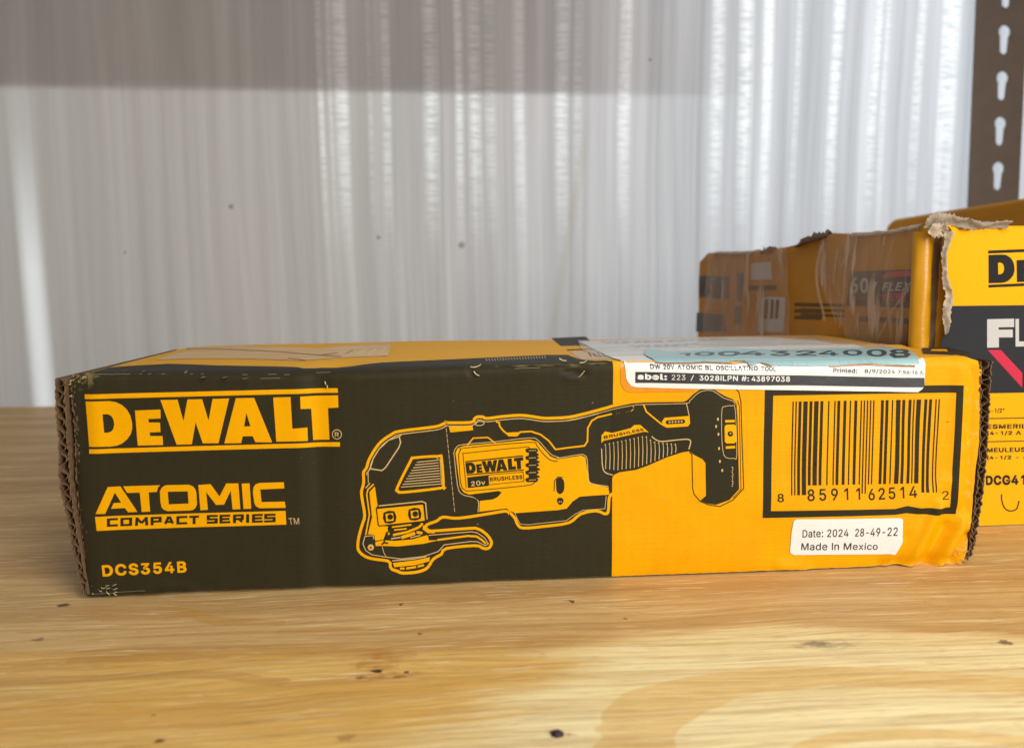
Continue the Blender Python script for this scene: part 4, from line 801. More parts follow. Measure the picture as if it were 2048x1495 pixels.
# black print along the fold
strip_in = [(226, 725.5), (252, 726), (336, 724), (430, 728), (520, 729), (590, 730), (615, 733), (640, 730), (760, 723), (900, 717.5), (1095, 709), (1136, 709), (1164, 719), (1232, 719.5)]
su = [top_uv(*p) for p in strip_in]; su = [(max(.0006, p[0]), max(.002, min(p[1], D))) for p in su]; su[0] = (.0004, su[1][1])
TS.fill_uv([[(x, .0006) for x in np.linspace(.0012, XB, 60)]+[tuple(p) for p in reversed(su) if p[0] < XB-.0005]], 1, 0, grid=.004)
TS.fill([(1103, 676), (1172, 673), (1192, 690), (1122, 692)], 1, 0)
M_tdark = ink('dark_top_print', (.034, .029, .022), .62, .16, .3, .3)
TS.build('printed_band', [M_tdark], top)
TS.fill([(1846, 697), (1900, 696), (1950, 707), (1908, 711), (1850, 709)], 2, 0)
TS.build('printed_patch', [M_tdark], top)
TS.fill([(1864, 704), (1868, 700), (1896, 700), (1900, 704)], 3, 0); TS.build('printed_mark', [M_ydet], top)
# worn packing tape on the left of the top
t = NT('worn_packing_tape'); o_ = t.tc.outputs['Object']
n = t.noise(t.mapping(scale=(14, 60, 1)), 1, 4, .65); wr = t.noise(t.mapping(scale=(10, 190, 1), rot=(0, 0, .25)), 1, 3, .7)
c = t.mix(t.ramp(n, [(.35, 0.), (.6, 1.)]), (.60, .36, .13), (.68, .46, .24)); c = t.mix(t.ramp(wr, [(.60, 0.), (.68, .7)]), c, (.30, .17, .09))
M_tape = t.done(t.bsdf(c, .45, t.bump(wr, .5, .0008), .25))
t_l = top_uv(372, 700)[0]
tp = [(.003, .045), (.003, .100), (.02, .108), (.06, .098), (.088, .085), (.115, .093), (.118, .030), (.092, .034), (.08, .040), (.05, .038), (.02, .040)]
TS.fill([(330, 708), (385, 693), (470, 692), (560, 694), (640, 697), (690, 692), (782, 687), (776, 711), (675, 714), (600, 719), (480, 716), (380, 715), (310, 716)], 2, 0, grid=.003)
TS.line(smooth([(372, 694), (430, 696), (500, 700), (560, 703), (620, 708), (682, 712)]), 1.6, 3, 1)
for q in [(575, 715, 610, 719), (640, 709, 676, 705), (690, 707, 706, 700), (712, 709, 732, 699), (736, 709, 752, 698), (760, 708, 772, 694)]: TS.line([(q[0], q[1]), (q[2], q[3])], 1.4, 3, 1 if q[0] < 700 else 2)
TS.build('packing_tape', [M_tape, ink('tape_seam', (.36, .20, .07), .6, .1), ink('tape_glint', (.80, .62, .36), .4, .2)], top)
# small yellow print near the label
M_tanp = ink('pale_top_print', (.55, .40, .24), .4)
TS.fill([(1140, 703), (1215, 699), (1242, 718), (1166, 719)], 1, 0); TS.line([(1135, 700), (1218, 697)], 1.5, 2, 1); 
for i in range(6): TS.line([(1178+i*9, 705+(i % 2)), (1184+i*9, 713-(i % 2))], 1.4, 2, 1)
for i in range(22):
    x = 972+i*5.6; TS.line([(x, 716.5-(x-972)*.045), (x+2.6, 721-(x-972)*.045)], 1.1, 2, 0)
TS.build('small_print', [M_tanp, M_tdark], top)

# shipping label: one piece folded over the front edge
def wrap_surf(u, v, lay):          # v<0 : front face at depth -v below fold ; v>=0 : top
    zc = crease_z(u)
    if v < 0: return (u, bulge(u, zc+v)-lay*LAY-.00008*max(0, 1+v/.004), zc+v)
    x, y, z = top_surf(u, v, lay); k = math.exp(-v/.003)
    return (u, y-k*(.0012+lay*LAY+.00008-0*v)+k*bulge(u, zc), z*(1-k)+(zc+lay*.00005)*k)
def wrap_px(px, py):
    fz = front_uv(px, py); zc = crease_z(fz[0])
    if fz[1] <= zc: return (fz[0], fz[1]-zc)
    return top_uv(px, py)
WS = Sheet(wrap_px, wrap_surf, .002)
ll = [wrap_px(*p) for p in Z7([(505, 430), (512, 500), (520, 600), (545, 650), (580, 690), (640, 705)])]
lb = [wrap_px(*p) for p in [(1320, 775.5), (1400, 777), (1500, 778.5), (1600, 780), (1700, 781.5), (1780, 782.5), (1835, 783.5), (1843, 778), (1848, 772), (1849, 757)]]
xL = ll[0][0]; xR = lb[-1][0]
tl = top_uv(1184, 677); 
top_side = [(xR, .0), (xR+.0003, .03), (xR-.001, .06), (xR-.002, .085), (xR-.02, .108), (xR-.05, .115), (xL+.04, .115), (xL+.002, .108), (xL+.0005, .06), (xL, .02), (xL, 0)]
WS.fill_uv([ll+lb+top_side], 4, 0, grid=.0016)
lab = WS.build('shipping_label', [M_paper], box)
q = lambda P: [Z7([P[0]])[0], Z8([P[1]])[0], Z8([P[2]])[0], Z7([P[3]])[0]]
WS.fill([(1270, 743), (1400, 746), (1600, 750), (1848, 755), (1848, 774), (1600, 770), (1400, 767), (1270, 765)], 5, 0)
for s, P, b in [('DW', [(795, 440), (915, 442), (915, 498), (795, 495)], .02), ('20V', [(945, 442), (1070, 444), (1070, 502), (945, 499)], .02), ('ATOMIC', [(1105, 447), (1388, 452), (1388, 506), (1105, 500)], .02), ('BL', [(1420, 455), (1510, 456), (1510, 508), (1420, 506)], .02),
                ('OSCILLATING', [(1540, 457), (2020, 462), (2020, 516), (1540, 509)], .02)]:
    WS.text(s, Z7(P), 5, 0, b)
WS.text('TOOL', Z8([(125, 465), (290, 470), (290, 522), (125, 518)]), 5, 0, .02)
WS.text('Printed:', Z8([(945, 485), (1215, 492), (1215, 545), (945, 536)]), 5, 0, .02)
WS.text('8/9/2024 7:56:16 A.', Z8([(1300, 495), (1975, 520), (1975, 562), (1300, 548)]), 5, 0, .01)
WS.text('abel:', Z7([(650, 548), (985, 552), (985, 622), (650, 615)]), 6, 1, .042, 1.0)
WS.text('223', Z7([(1038, 560), (1192, 562), (1192, 622), (1038, 620)]), 6, 1, .0); WS.text('/', Z7([(1258, 565), (1290, 566), (1280, 628), (1250, 628)]), 6, 1, .01)
WS.text('3028iLPN', Z7([(1352, 567), (1790, 572), (1790, 634), (1352, 626)]), 6, 1, .02); WS.text('#:', Z7([(1830, 575), (1915, 577), (1915, 636), (1830, 634)]), 6, 1, .02)
WS.text('43897038', [Z7([(1945, 578)])[0], Z8([(450, 580)])[0], Z8([(450, 642)])[0], Z7([(1945, 638)])[0]], 6, 1, .02)
WS.build('label_lettering', [M_black, M_paper], lab)
# faint address lines on the part of the label that lies on the top
r_ = random.Random(4)
for v0, u0, u1 in [(.098, xL+.012, xL+.075), (.090, xL+.012, xL+.05), (.072, xL+.02, xL+.05), (.064, xL+.02, xL+.045)]:
    u = u0
    while u < u1:
        wd = r_.uniform(.0015, .004); WS.add([(u, v0), (u+wd, v0), (u+wd, v0+.0045), (u, v0+.0045)], [(0, 1, 2, 3)], 5, 2); u += wd+r_.uniform(.0008, .003)
WS.build('address_lines', [M_black, M_paper, M_grey], lab)
# amber rim of clear tape round the label
FS.fill(Z7([(455, 455), (503, 430), (512, 520), (522, 610), (560, 672), (640, 706), (1300, 716), (1300, 758), (560, 762), (500, 735), (462, 660)]), 2, 0)
# pale blue pull tag across the fold
tagpx = Z7([(760, 305), (735, 345), (790, 385), (860, 418), (960, 425), (1250, 425), (1420, 415), (1560, 420), (1700, 425), (1760, 408), (1880, 405)])
bl = rough(Z8([(0, 415), (110, 412), (190, 435), (240, 455), (600, 460), (950, 458), (1220, 438), (1330, 432), (1650, 448), (1880, 455), (1925, 425), (1925, 395), (1900, 350), (1840, 318)]), .4, 6, 5, False)
bt = Z8([(1700, 295), (1500, 285), (1200, 295), (800, 305), (400, 312), (0, 300)])+Z7([(1700, 295), (1300, 312), (1000, 318)])
TG = Sheet(wrap_px, lambda u, v, l: wrap_surf(u, v, l), .002)
tg_uv = [wrap_px(*p) for p in tagpx+bl+bt]
TG.fill_uv([tg_uv], 8, 0, grid=.0018)
tg = TG.build('blue_tag', [M_blue], box)
for ch, a, b in [('1', (1150, 340), (1275, 372)), ('0', (1320, 330), (1550, 370)), ('0', (1590, 325), (1840, 372))]:
    TG.text(ch, Z7([(a[0], a[1]), (b[0], a[1]), (b[0]-14, b[1]), (a[0]-14, b[1])]), 9, 0, .016)
for ch, a, b in [('4', (-110, 325), (180, 368)), ('3', (240, 322), (465, 372)), ('2', (530, 322), (765, 370)), ('4', (790, 320), (1020, 368)), ('0', (1070, 314), (1290, 366)), ('0', (1340, 308), (1570, 374)), ('8', (1600, 305), (1840, 380))]:
    TG.text(ch, Z8([(a[0], a[1]), (b[0], a[1]), (b[0]+10, b[1]), (a[0]+10, b[1])]), 9, 0, .018)
TG.build('tag_number', [paper('faded_black_toner', (.035, .052, .058))], tg)
WS.line(Z7([(860, 424), (960, 430), (1250, 431), (1420, 424), (1560, 428), (1700, 434), (1800, 425), (1900, 420)])+Z8([(0, 425), (110, 420), (180, 445), (240, 462)]), 2.6, 7, 0)
WS.build('glue_residue', [M_brown], box)
WS.line(Z8([(900, 464), (1050, 457), (1220, 448), (1330, 444), (1500, 452), (1650, 458), (1870, 462)]), 4.5, 7, 0)
WS.build('glue_residue', [M_brown], box)
FS.build('tape_rim', [M_amber], front)
# clear glossy tape film over the label's top and the frame of the barcode
t = NT('clear_tape_film'); wr = t.noise(t.mapping(scale=(14, 150, 60)), 1, 4, .7)
tr = t.n.new('ShaderNodeBsdfTransparent'); gl = t.bsdf((.62, .60, .58), .18, t.bump(wr, .7, .0012), .8)
mx = t.n.new('ShaderNodeMixShader'); t.put(mx, 0, t.ramp(wr, [(.35, .22), (.6, .48)])); t.t.links.new(tr.outputs[0], mx.inputs[1]); t.t.links.new(gl, mx.inputs[2]); M_film = t.done(mx.outputs[0])
TS.fill_uv([[(xL-.004, .026), (xR+.012, .024), (xR+.014, .06), (xR+.012, .115), (xL+.03, .118), (xL+.002, .112), (xL-.005, .06)]], 6, 0, grid=.003)
TS.build('tape_film', [M_film], top)

# pale rubbed dashes on the fold
M_scf = ink('rubbed_board', (.17, .14, .085), .7)
zs5 = lambda p: zoom(p, 120, 660, 6.8267); zs7 = lambda p: zoom(p, 400, 670, 5.12)
for P in [zs5([(385, 575), (450, 550)]), zs5([(830, 545), (905, 523)]), zs5([(1105, 545), (1155, 533)]), zs5([(1680, 545), (1725, 533)]), zs5([(1905, 565), (2005, 545)]), zs7([(215, 370), (272, 358)]), zs7([(415, 374), (482, 366)])]: TS.line(P, 1.5, 3, 0); TS.build('scuff_mark', [M_scf], top)
for P in [zs5([(380, 602), (600, 608), (930, 606)]), zs5([(1058, 606), (1095, 605)]), zs5([(1175, 606), (1218, 605)]), zs5([(1365, 607), (1412, 604)]), zs5([(1755, 608), (1795, 606)]), zs5([(1905, 608), (1938, 606)]), zs7([(425, 409), (475, 408)]), zs7([(685, 406), (775, 405)]), zs7([(855, 409), (912, 407)]), zs5([(230, 690), (330, 660)]),
          [(184, 1187.5), (240, 1183), (292, 1179)], [(196, 1177), (205, 1183), (206, 1187)], zs7([(1180, 392), (1330, 385)]), [(1030, 737), (1080, 735)], [(520, 757), (560, 756)], [(1892, 842), (1897, 843)]]: FS.line(rough(P, .35, 5, 3, False), 1.25, 2, 0); FS.build('scuff_mark', [M_scf], front)

# ------------------------------------------------------------------ rims: torn paper at the fold, dent curls
def shred(px, py, ang, ln, wd, seed, mat, y0=-.0005):
    """tiny curled fibre standing off the cardboard"""
    r = random.Random(seed); u, v = front_uv(px, py); V = []; F = []; n = 6
    for i in range(n+1):
        s = i/n; a = ang+.9*s*(1 if seed % 2 else -1); 
        u += ln/n*math.cos(a); v += ln/n*math.sin(a); y = bulge(u, v)-.0002-.0006*math.sin(math.pi*s)
        k = wd*(1-.6*s); V += [(u-k*math.sin(a), y, v+k*math.cos(a)), (u+k*math.sin(a), y-.0002, v-k*math.cos(a))]
        if i: F.append((2*i-2, 2*i-1, 2*i+1, 2*i))
    return V, F
def multi(name, items, mats, parent):
    V = []; F = []
    for v, f in items:
        b = len(V); V += v; F += [tuple(i+b for i in q) for q in f]
    return mesh(name, V, F, mats, parent)
M_fib = kraft('pale_fibre', (.62, .52, .26))
for it in [[shred(937, 733, -.3, .0042, .00022, 1, None), shred(947, 740, -1.2, .0026, .0002, 3, None)], [shred(1118, 715, -.8, .003, .0002, 5, None)], [shred(1158, 725, -.2, .003, .0002, 7, None), shred(1170, 738, -1.9, .0035, .0002, 2, None)],
         [shred(648, 762, -.8, .0014, .0002, 4, None), shred(653, 769, -1.0, .0014, .0002, 6, None)],
         [shred(138+r_.uniform(0, 45)*(1 if i % 2 else .3), 750+r_.uniform(0, 40)*(.3 if i % 2 else 1), r_.uniform(-3, 3), r_.uniform(.0006, .002), .00013, i, None) for i in range(15)],
         [shred(172+r_.uniform(0, 60), 1183+r_.uniform(-12, 2), r_.uniform(-1, 1.5), r_.uniform(.0006, .002), .00012, i, None) for i in range(16)],
         [shred(1900+r_.uniform(0, 30), 1120+r_.uniform(-25, 10), r_.uniform(-1, 2), r_.uniform(.0006, .0016), .00012, i, None) for i in range(16)]]:
    multi('torn_fibres', it, M_fib, front)

# ------------------------------------------------------------------ corrugated raw edges
def corrugated(name, centre_px, width_px, parent, depth, y0=0., wave=.0046, liner=.00045, seed=0, mats=None, pxf=front_uv):
    """a sheet of corrugated board seen on its raw edge: two liners and a waved medium, running back by depth"""
    P = [pxf(*p) for p in smooth(centre_px, False, 6)]; Wd = np.interp(np.linspace(0, 1, len(P)), np.linspace(0, 1, len(width_px)), width_px)*.000184
    P = np.array(P); seg = np.r_[0, np.cumsum(np.hypot(*np.diff(P, axis=0).T))]; L = seg[-1]; N = int(L/.00035)
    S = np.linspace(0, L, N); X = np.interp(S, seg, P[:, 0]); Z = np.interp(S, seg, P[:, 1]); Wk = np.interp(S, seg, Wd)
    tx = np.gradient(X); tz = np.gradient(Z); l = np.hypot(tx, tz); nx, nz = -tz/l, tx/l
    V = []; F = []; r = random.Random(seed)
    def strip(off, th, yj, yb):
        b = len(V)
        for i in range(N):
            o0, o1 = off[i]-th/2, off[i]+th/2; yy = y0+yj*mn.noise(Vector((S[i]*700, off[0]*900, seed)))
            V.extend([(X[i]+nx[i]*o0, yy, Z[i]+nz[i]*o0), (X[i]+nx[i]*o1, yy, Z[i]+nz[i]*o1), (X[i]+nx[i]*o1, yy+yb, Z[i]+nz[i]*o1), (X[i]+nx[i]*o0, yy+yb, Z[i]+nz[i]*o0)])
            if i:
                p = b+4*(i-1); q = b+4*i
                F.extend([(p, q, q+1, p+1), (p+1, q+1, q+2, p+2), (p+3, p, q, q+3)])
    jit = np.array([.00012*mn.noise(Vector((s*420, seed, 1))) for s in S])
    jit = jit*2.2; strip(-Wk/2+jit, liner, .0012, depth); strip(Wk/2-jit[::-1], liner, .0012, depth)
    ph = np.array([2*math.pi*s/wave+2.6*mn.noise(Vector((s*130, 3, seed))) for s in S]); amp = np.array([.72+.5*mn.noise(Vector((s*230, 6, seed))) for s in S])
    strip(np.clip(np.sin(ph)*1.3, -1, 1)*amp*(Wk/2-liner*.6), liner*.7, .0011, depth)
    return mesh(name, V, F, mats or [M_kraft], parent)
fl = corrugated('end_flap', [(123, 757), (122, 800), (125, 850), (128, 900), (130, 950), (134, 985), (143, 1030), (153, 1090), (163, 1140), (174, 1188)], [18, 16, 15, 16, 18, 17, 14, 13, 12, 9], box, D-.004, -.0005, seed=2)
corrugated('panel_edge', [(143, 765), (149, 850), (153, 930), (155, 975), (160, 1030), (167, 1090), (168, 1150)], [8, 7, 7, 6, 6, 5, 4], front, .004, .0012, wave=.0036, liner=.00035, seed=5)
fr = corrugated('end_flap', [(1972, 722), (1970, 770), (1969, 820), (1967, 880), (1964, 930), (1957, 1000), (1950, 1045), (1943, 1095), (1932, 1118)], [23, 21, 18, 16, 15, 13, 12, 8, 6], box, D-.004, -.0002, seed=8)
# the dark hollow and the unseen walls of the carton
for xa_ in (.0035, W-.0055): mesh('side_wall', *box_geo((xa_, .004, .0008), (xa_+.002, D-.0028, H-.002)), M_kraft_in, box)
mesh('back_panel', *box_geo((.002, D-.0025, .0008), (W-.002, D-.0005, H-.0014)), M_yel, box)
mesh('bottom_panel', *box_geo((.004, .0032, .0004), (W-.004, D-.003, .0024)), M_kraft_in, box)

# ------------------------------------------------------------------ second box (right), torn and taped
y2 = hit(1975, 1052, (0, 0, 0), (0, 0, 1))[1]
def f2(px, py): p = hit(px, py, (0, y2, 0), (0, 1, 0)); return (p[0], p[2])
x2, zc2 = f2(1884, 452); H2 = f2(1905, 446)[1]
ang = math.radians(7.0)
sd = np.array((-math.sin(ang), math.cos(ang), 0)); sn = np.array((-math.cos(ang), -math.sin(ang), 0)); s0 = np.array((x2, y2, 0))
def s2(px, py): p = hit(px, py, s0, sn); return (float(np.dot(p-s0, sd)), p[2])
L2 = s2(1398, 560)[0]; W2 = .135
box2 = empty('grinder_box', (0, 0, 0)); tag(box2, 'tall yellow box with torn taped corner and dark band, standing right of the low box', 'cardboard box')
def side_surf(u, v, lay):
    b = .0016*mn.noise(Vector((u*16, v*18, 4)))+.0006*mn.noise(Vector((u*60, v*50, 1)))
    # near corner rolls round towards the front
    R = .016
    p = s0+sd*u; off = b-lay*.00012
    k = 0
    if u < R: k = R*(1-math.sqrt(max(0, 1-((R-u)/R)**2)))
    p = p-sn*(k*.85+off)
    return (p[0], p[1]+(0 if u > R else -(k*.0)), v)
SS = Sheet(s2, side_surf, .006)
tp2 = [(0.0, H2+.000), (.010, H2-.0005), (.02, H2-.001), (.03, H2-.0015)]+[s2(*p) for p in [(1760, 466), (1725, 468), (1700, 468), (1668, 466), (1640, 477), (1618, 482), (1595, 489), (1560, 497), (1535, 500), (1500, 504), (1450, 503), (1415, 506)]]+[(L2, H2-.010)]
ol = [(0., .0005)]+tp2+[(L2, .0005)]
ol = ol[::-1]
SS.fill_uv([ol], 0, 0, grid=.004)
M_side = ink('shaded_yellow_side', (.56, .25, .012), .5, .2, .2)  # box yellow darkened so the colour carries this face's shade
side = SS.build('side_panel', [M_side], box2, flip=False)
K2 = paper('side_dark_print', (.035, .032, .036)); M_red = paper('red_print', (.50, .03, .06)); M_silv = paper('silver_print', (.50, .49, .47)); M_sdy = ink('side_dark_lines', (.16, .09, .02)); M_stk = paper('white_sticker', (.6, .57, .55))
SS.fill(Z9([(548, 655), (1255, 632), (1240, 720), (1190, 1045), (495, 1020)]), 1, 0)
SS.fill(Z9([(930, 665), (1255, 635), (1242, 700), (880, 725)]), 2, 1); SS.fill(Z9([(880, 900), (1150, 880), (1140, 985), (900, 960)]), 2, 1)
SS.text('60v', Z9([(550, 715), (850, 725), (835, 885), (540, 890)]), 2, 2, .03); SS.text('FLEX', Z9([(900, 775), (1215, 765), (1200, 865), (890, 860)]), 2, 2, .03, 1, .2)
SS.text('VOLT', Z9([(920, 905), (1130, 898), (1120, 965), (915, 955)]), 3, 0, .02, 1, .2)
SS.line(Z9([(530, 935), (820, 950)]), 7, 2, 3)
SS.line(Z9([(620, 1160), (1180, 1185)]), 10, 1, 0); SS.line(Z9([(630, 1160), (605, 1290)]), 5, 1, 0); SS.line(Z9([(1180, 1185), (1150, 1470)]), 8, 1, 0)
for y in (1005, 1065, 1120): SS.line(Z9([(0, y-5), (480, y+12)]), 5, 1, 3)
for y in (1050, 1130, 1210): SS.line(Z10([(1290, y), (1640, y+10)]), 7, 1, 3)
SS.fill(Z10([(120, 690), (490, 700), (480, 985), (110, 960)]), 1, 0); SS.fill(Z10([(595, 660), (690, 660), (650, 1000), (590, 1000)]), 1, 0); SS.fill(Z10([(560, 1080), (640, 1080), (620, 1300), (550, 1290)]), 1, 0); SS.fill(Z10([(85, 1150), (420, 1180), (450, 1390), (75, 1390)]), 1, 0)
SS.fill(Z10([(770, 540), (1020, 520), (1030, 740), (770, 740)]), 1, 4); SS.fill(Z10([(880, 950), (1190, 960), (1160, 1390), (840, 1390)]), 1, 4)
for i, x in enumerate((160, 240, 320, 390)): SS.line(Z10([(x, 740), (x-15, 930)]), 5, 2, 3)
for x in (960, 1030, 1090): SS.line(Z10([(x, 990), (x-20, 1230)]), 6, 2, 3)
SS.line(Z10([(740, 850), (1080, 840)]), 10, 1, 3)
SS.build('side_print', [K2, M_red, M_silv, M_sdy, M_stk], side)
# packing tape: wrinkled film stuck over the side
t = NT('wrinkled_clear_tape'); o_ = t.tc.outputs['Object']
wr = t.noise(t.mapping(scale=(30, 30, 9), rot=(.25, 0, 0)), 1, 4, .7, 1.2); cr = t.noise(t.mapping(scale=(90, 90, 14), rot=(.35, 0, 0)), 1, 3, .7)
tr = t.n.new('ShaderNodeBsdfTransparent'); gl = t.bsdf((.66, .46, .31), .26, t.bump(wr, .9, .003), .7)
mx = t.n.new('ShaderNodeMixShader'); fac = t.math('ADD', t.ramp(wr, [(.40, .20), (.66, .40)]), t.math('MULTIPLY', t.ramp(cr, [(.57, 0.), (.64, 1.)]), .5), clamp=True)
t.put(mx, 0, fac); t.t.links.new(tr.outputs[0], mx.inputs[1]); t.t.links.new(gl, mx.inputs[2]); M_wrap = t.done(mx.outputs[0])
def wrap2(u, v, lay):
    x, y, z = side_surf(u, v, 6); k = .0015*mn.noise(Vector((u*45, v*12, 3)))+.0008*mn.noise(Vector((u*130+v*60, v*20, 7)))
    p = np.array((x, y, z))+sn*(k+.0012); return tuple(p)
TP = Sheet(s2, wrap2, .004)
TP.fill(rough([(1644, 480), (1668, 464), (1725, 467), (1775, 460), (1842, 447), (1846, 560), (1842, 690), (1700, 690), (1690, 650), (1655, 600), (1638, 540)], 1, 8, 3), 1, 0, grid=.0025)
t = NT('tape_glint_streak'); tr = t.n.new('ShaderNodeBsdfTransparent'); gl = t.bsdf((.80, .70, .62), .25, None, .7); mx = t.n.new('ShaderNodeMixShader'); mx.inputs[0].default_value = .38  # pale streaks painted as glints along the tape's wrinkles
t.t.links.new(tr.outputs[0], mx.inputs[1]); t.t.links.new(gl, mx.inputs[2]); t.done(mx.outputs[0])
for P, wv_ in [([(1175, 850), (1010, 1110), (880, 1370)], 3.2), ([(1260, 740), (1100, 1000)], 2), ([(880, 960), (800, 1180), (730, 1330)], 2.6), ([(430, 420), (400, 620), (375, 800)], 3), ([(560, 430), (480, 600)], 2.4), ([(625, 720), (590, 1020)], 1.8), ([(255, 380), (205, 600), (210, 820), (290, 1180)], 4.5),
               ([(940, 280), (900, 520)], 2), ([(1040, 300), (950, 620)], 1.6), ([(1250, 300), (1275, 560), (1240, 900)], 3), ([(480, 1080), (460, 1250)], 2), ([(1180, 640), (1160, 900)], 1.6), ([(330, 700), (350, 1000), (420, 1200)], 2)]: TP.line(smooth(Z9(P)), wv_, 1, 1)
TP.build('packing_tape', [M_wrap, t.m], side)
TP.fill(rough([(1420, 506), (1530, 500), (1580, 492), (1585, 680), (1410, 680)], .6, 10, 5), 1, 0, grid=.004)
TP.build('packing_tape', [M_wrap], side)
# crest of torn edge along the top: liner curls
def crest(path, hgt, name, mat, parent, seed=0, thick=.0012):
    V = []; F = []; P = smooth(path, False, 8); n = len(P); r = random.Random(seed)
    for i, (x, y, z) in enumerate(P):
        k = (.5+.5*mn.noise(Vector((i*.35, seed, 0))))*hgt; j = .0018*mn.noise(Vector((i*.5, 4, seed))); j2 = .0018*mn.noise(Vector((i*.3, 9, seed)))
        V += [(x-thick+j2, y-.0008, z-.0014), (x+j*.6+j2, y-.0018-j, z+k*.5), (x+.001+j, y+.001+j, z+k), (x+thick+.001, y+.002, z+k*.35), (x+thick, y+.0016, z-.001)]
        if i:
            a, b = 5*(i-1), 5*i; F += [(a+q, b+q, b+(q+1) % 5, a+(q+1) % 5) for q in range(5)]
    return mesh(name, V, F, mat, parent, True)
P3 = lambda px, py: tuple(hit(px, py, s0, sn))
crest([P3(1655, 470), P3(1640, 476), P3(1618, 481), P3(1598, 490)], .006, 'torn_flap', M_kraft, box2, 3, .003)
crest([P3(1548, 499), P3(1536, 500), P3(1524, 503)], .004, 'torn_flap', M_kraft, box2, 6, .002)
crest([P3(1840, 450), P3(1800, 459), P3(1750, 466), P3(1700, 468)], .0016, 'torn_liner', M_pale, box2, 9)
crest([P3(1520, 502), P3(1480, 505), P3(1430, 505)], .0018, 'torn_liner', M_pale, box2, 12)
# front panel
def f2surf(u, v, lay):
    y = y2+.0010*mn.noise(Vector((u*20, v*20, 3)))-lay*.0001
    k = max(0, 1-(H2-v)/.008); y += .002*k*k*mn.noise(Vector((u*90, 0, 1)))
    return (u, y, v)
F2 = Sheet(f2, f2surf, .006)
le = Z11([(170, 195), (215, 200), (235, 225), (205, 300), (180, 400), (172, 480), (185, 560), (200, 640), (215, 720), (218, 830), (212, 930), (190, 1000), (165, 1040), (160, 1100)])
lu = [f2(*p) for p in le]; xr2 = x2+W2
fo = [lu[0]]+[f2(*p) for p in Z11([(300, 175), (400, 205), (500, 205), (648, 192)])]+[(xr2, H2-.001), (xr2, .0004), (lu[-1][0], .0004)]+lu[:0:-1]
F2.fill_uv([fo[::-1]], 0, 0, grid=.003)
zb_t = f2(1950, 611)[1]; zb_b = f2(1990, 786)[1]
t = NT('printed_band_front'); co = t.sep(); big = t.noise(t.tc.outputs['Object'], 30, 4, .6)
ing = t.math('MULTIPLY', t.math('LESS_THAN', co[2], zb_t), t.math('GREATER_THAN', co[2], zb_b))
c = t.mix(ing, t.mix(big, (.80, .39, .004), (.86, .43, .005)), t.mix(big, (.026, .027, .032), (.034, .034, .040)))
M_f2 = t.done(t.bsdf(c, .6, t.bump(t.noise(t.tc.outputs['Object'], 300, 3), .15, .0004), .08))
fp2 = F2.build('front_panel', [M_f2], box2)
K3 = paper('black_print', (.020, .019, .020), .6, .08); W3 = paper('light_grey_print', (.55, .54, .53), .6, .1); R3 = paper('crimson_print', (.58, .035, .075), .6, .1)
gq = Z11([(508, 377), (1180, 362), (1180, 635), (508, 652)])   # runs out of frame: logo continues to the right
gq = [gq[0], (gq[0][0]+212, gq[1][1]), (gq[0][0]+212, gq[2][1]), gq[3]]
logo(F2, [(1976, 501), (2270, 489), (2270, 562), (1976, 575)], 1, 0)
F2.fill(Z11([(500, 890), (700, 885), (700, 948), (585, 950), (585, 968), (690, 966), (690, 1025), (587, 1025), (587, 1100), (500, 1102)]), 1, 1)
F2.text('LEXVOLT', [(2030, 636), (2260, 630), (2260, 692), (2030, 694)], 1, 1, .03, 1)
F2.fill(Z11([(505, 1120), (600, 1118), (760, 1290), (760, 1400)]), 1, 2)
F2.text('4-1/2"', Z12([(508, 212), (630, 208), (630, 245), (508, 248)]), 1, 0, .02)
F2.text('ESMERILADORA', Z12([(505, 330), (1050, 320), (1050, 356), (505, 365)]), 1, 0, .035)
F2.text('(4-1/2 A 6 PULG)', Z12([(505, 380), (1050, 370), (1050, 410), (505, 415)]), 1, 0, .035)
F2.text('MEULEUSE', Z12([(505, 505), (830, 498), (830, 535), (505, 540)]), 1, 0, .035); F2.text('(4-1/2 - 6 PO)', Z12([(505, 565), (950, 555), (950, 592), (505, 597)]), 1, 0, .035)
F2.line(Z12([(505, 287), (1100, 275)]), 1.8, 1, 0); F2.line(Z12([(503, 460), (1100, 447)]), 1.8, 1, 0)
F2.text('DCG418B', Z12([(495, 712), (930, 700), (930, 780), (495, 785)]), 1, 0, .045)
F2.line(smooth(Z12([(610, 850), (612, 900), (630, 950), (670, 975), (720, 960), (740, 900)]), False, 5), 2.4, 1, 0)
F2.build('front_print', [K3, W3, R3], fp2)
# torn raw strips on the near corner and the top
def ribbon3(name, pts, wid, mat, parent, seed=0, tilt=.002):
    V = []; F = []; P = smooth(pts, False, 14); n = len(P); Wk = np.interp(np.linspace(0, 1, n), np.linspace(0, 1, len(wid)), wid)
    r = random.Random(seed); S = (-1, -.55, -.1, .35, .7, 1); m = len(S)
    for i, p in enumerate(P):
        a = np.array(P[max(0, i-1)]); b = np.array(P[min(n-1, i+1)]); d = b-a; d /= np.linalg.norm(d); nn = np.array((-d[2], 0, d[0])); q = np.array(p)
        for s in S:
            e = 1 if abs(s) == 1 else 0
            k = Wk[i]*.5*s*(1+.35*e*mn.noise(Vector((i*.33, s*3, seed))))+e*r.uniform(-.00025, .00025)
            yy = tilt*.45*math.sin(s*2.6+3*mn.noise(Vector((i*.05, seed, 2))))+.0008*mn.noise(Vector((i*.14, s*4, seed+5)))
            r3 = q+nn*k; V.append((r3[0], r3[1]-.0014-yy, r3[2]+.0002*mn.noise(Vector((i*.5, s, 3)))))
        if i:
            for q_ in range(m-1): F.append((m*(i-1)+q_, m*(i-1)+q_+1, m*i+q_+1, m*i+q_))
    return mesh(name, V, F, mat, parent, True)
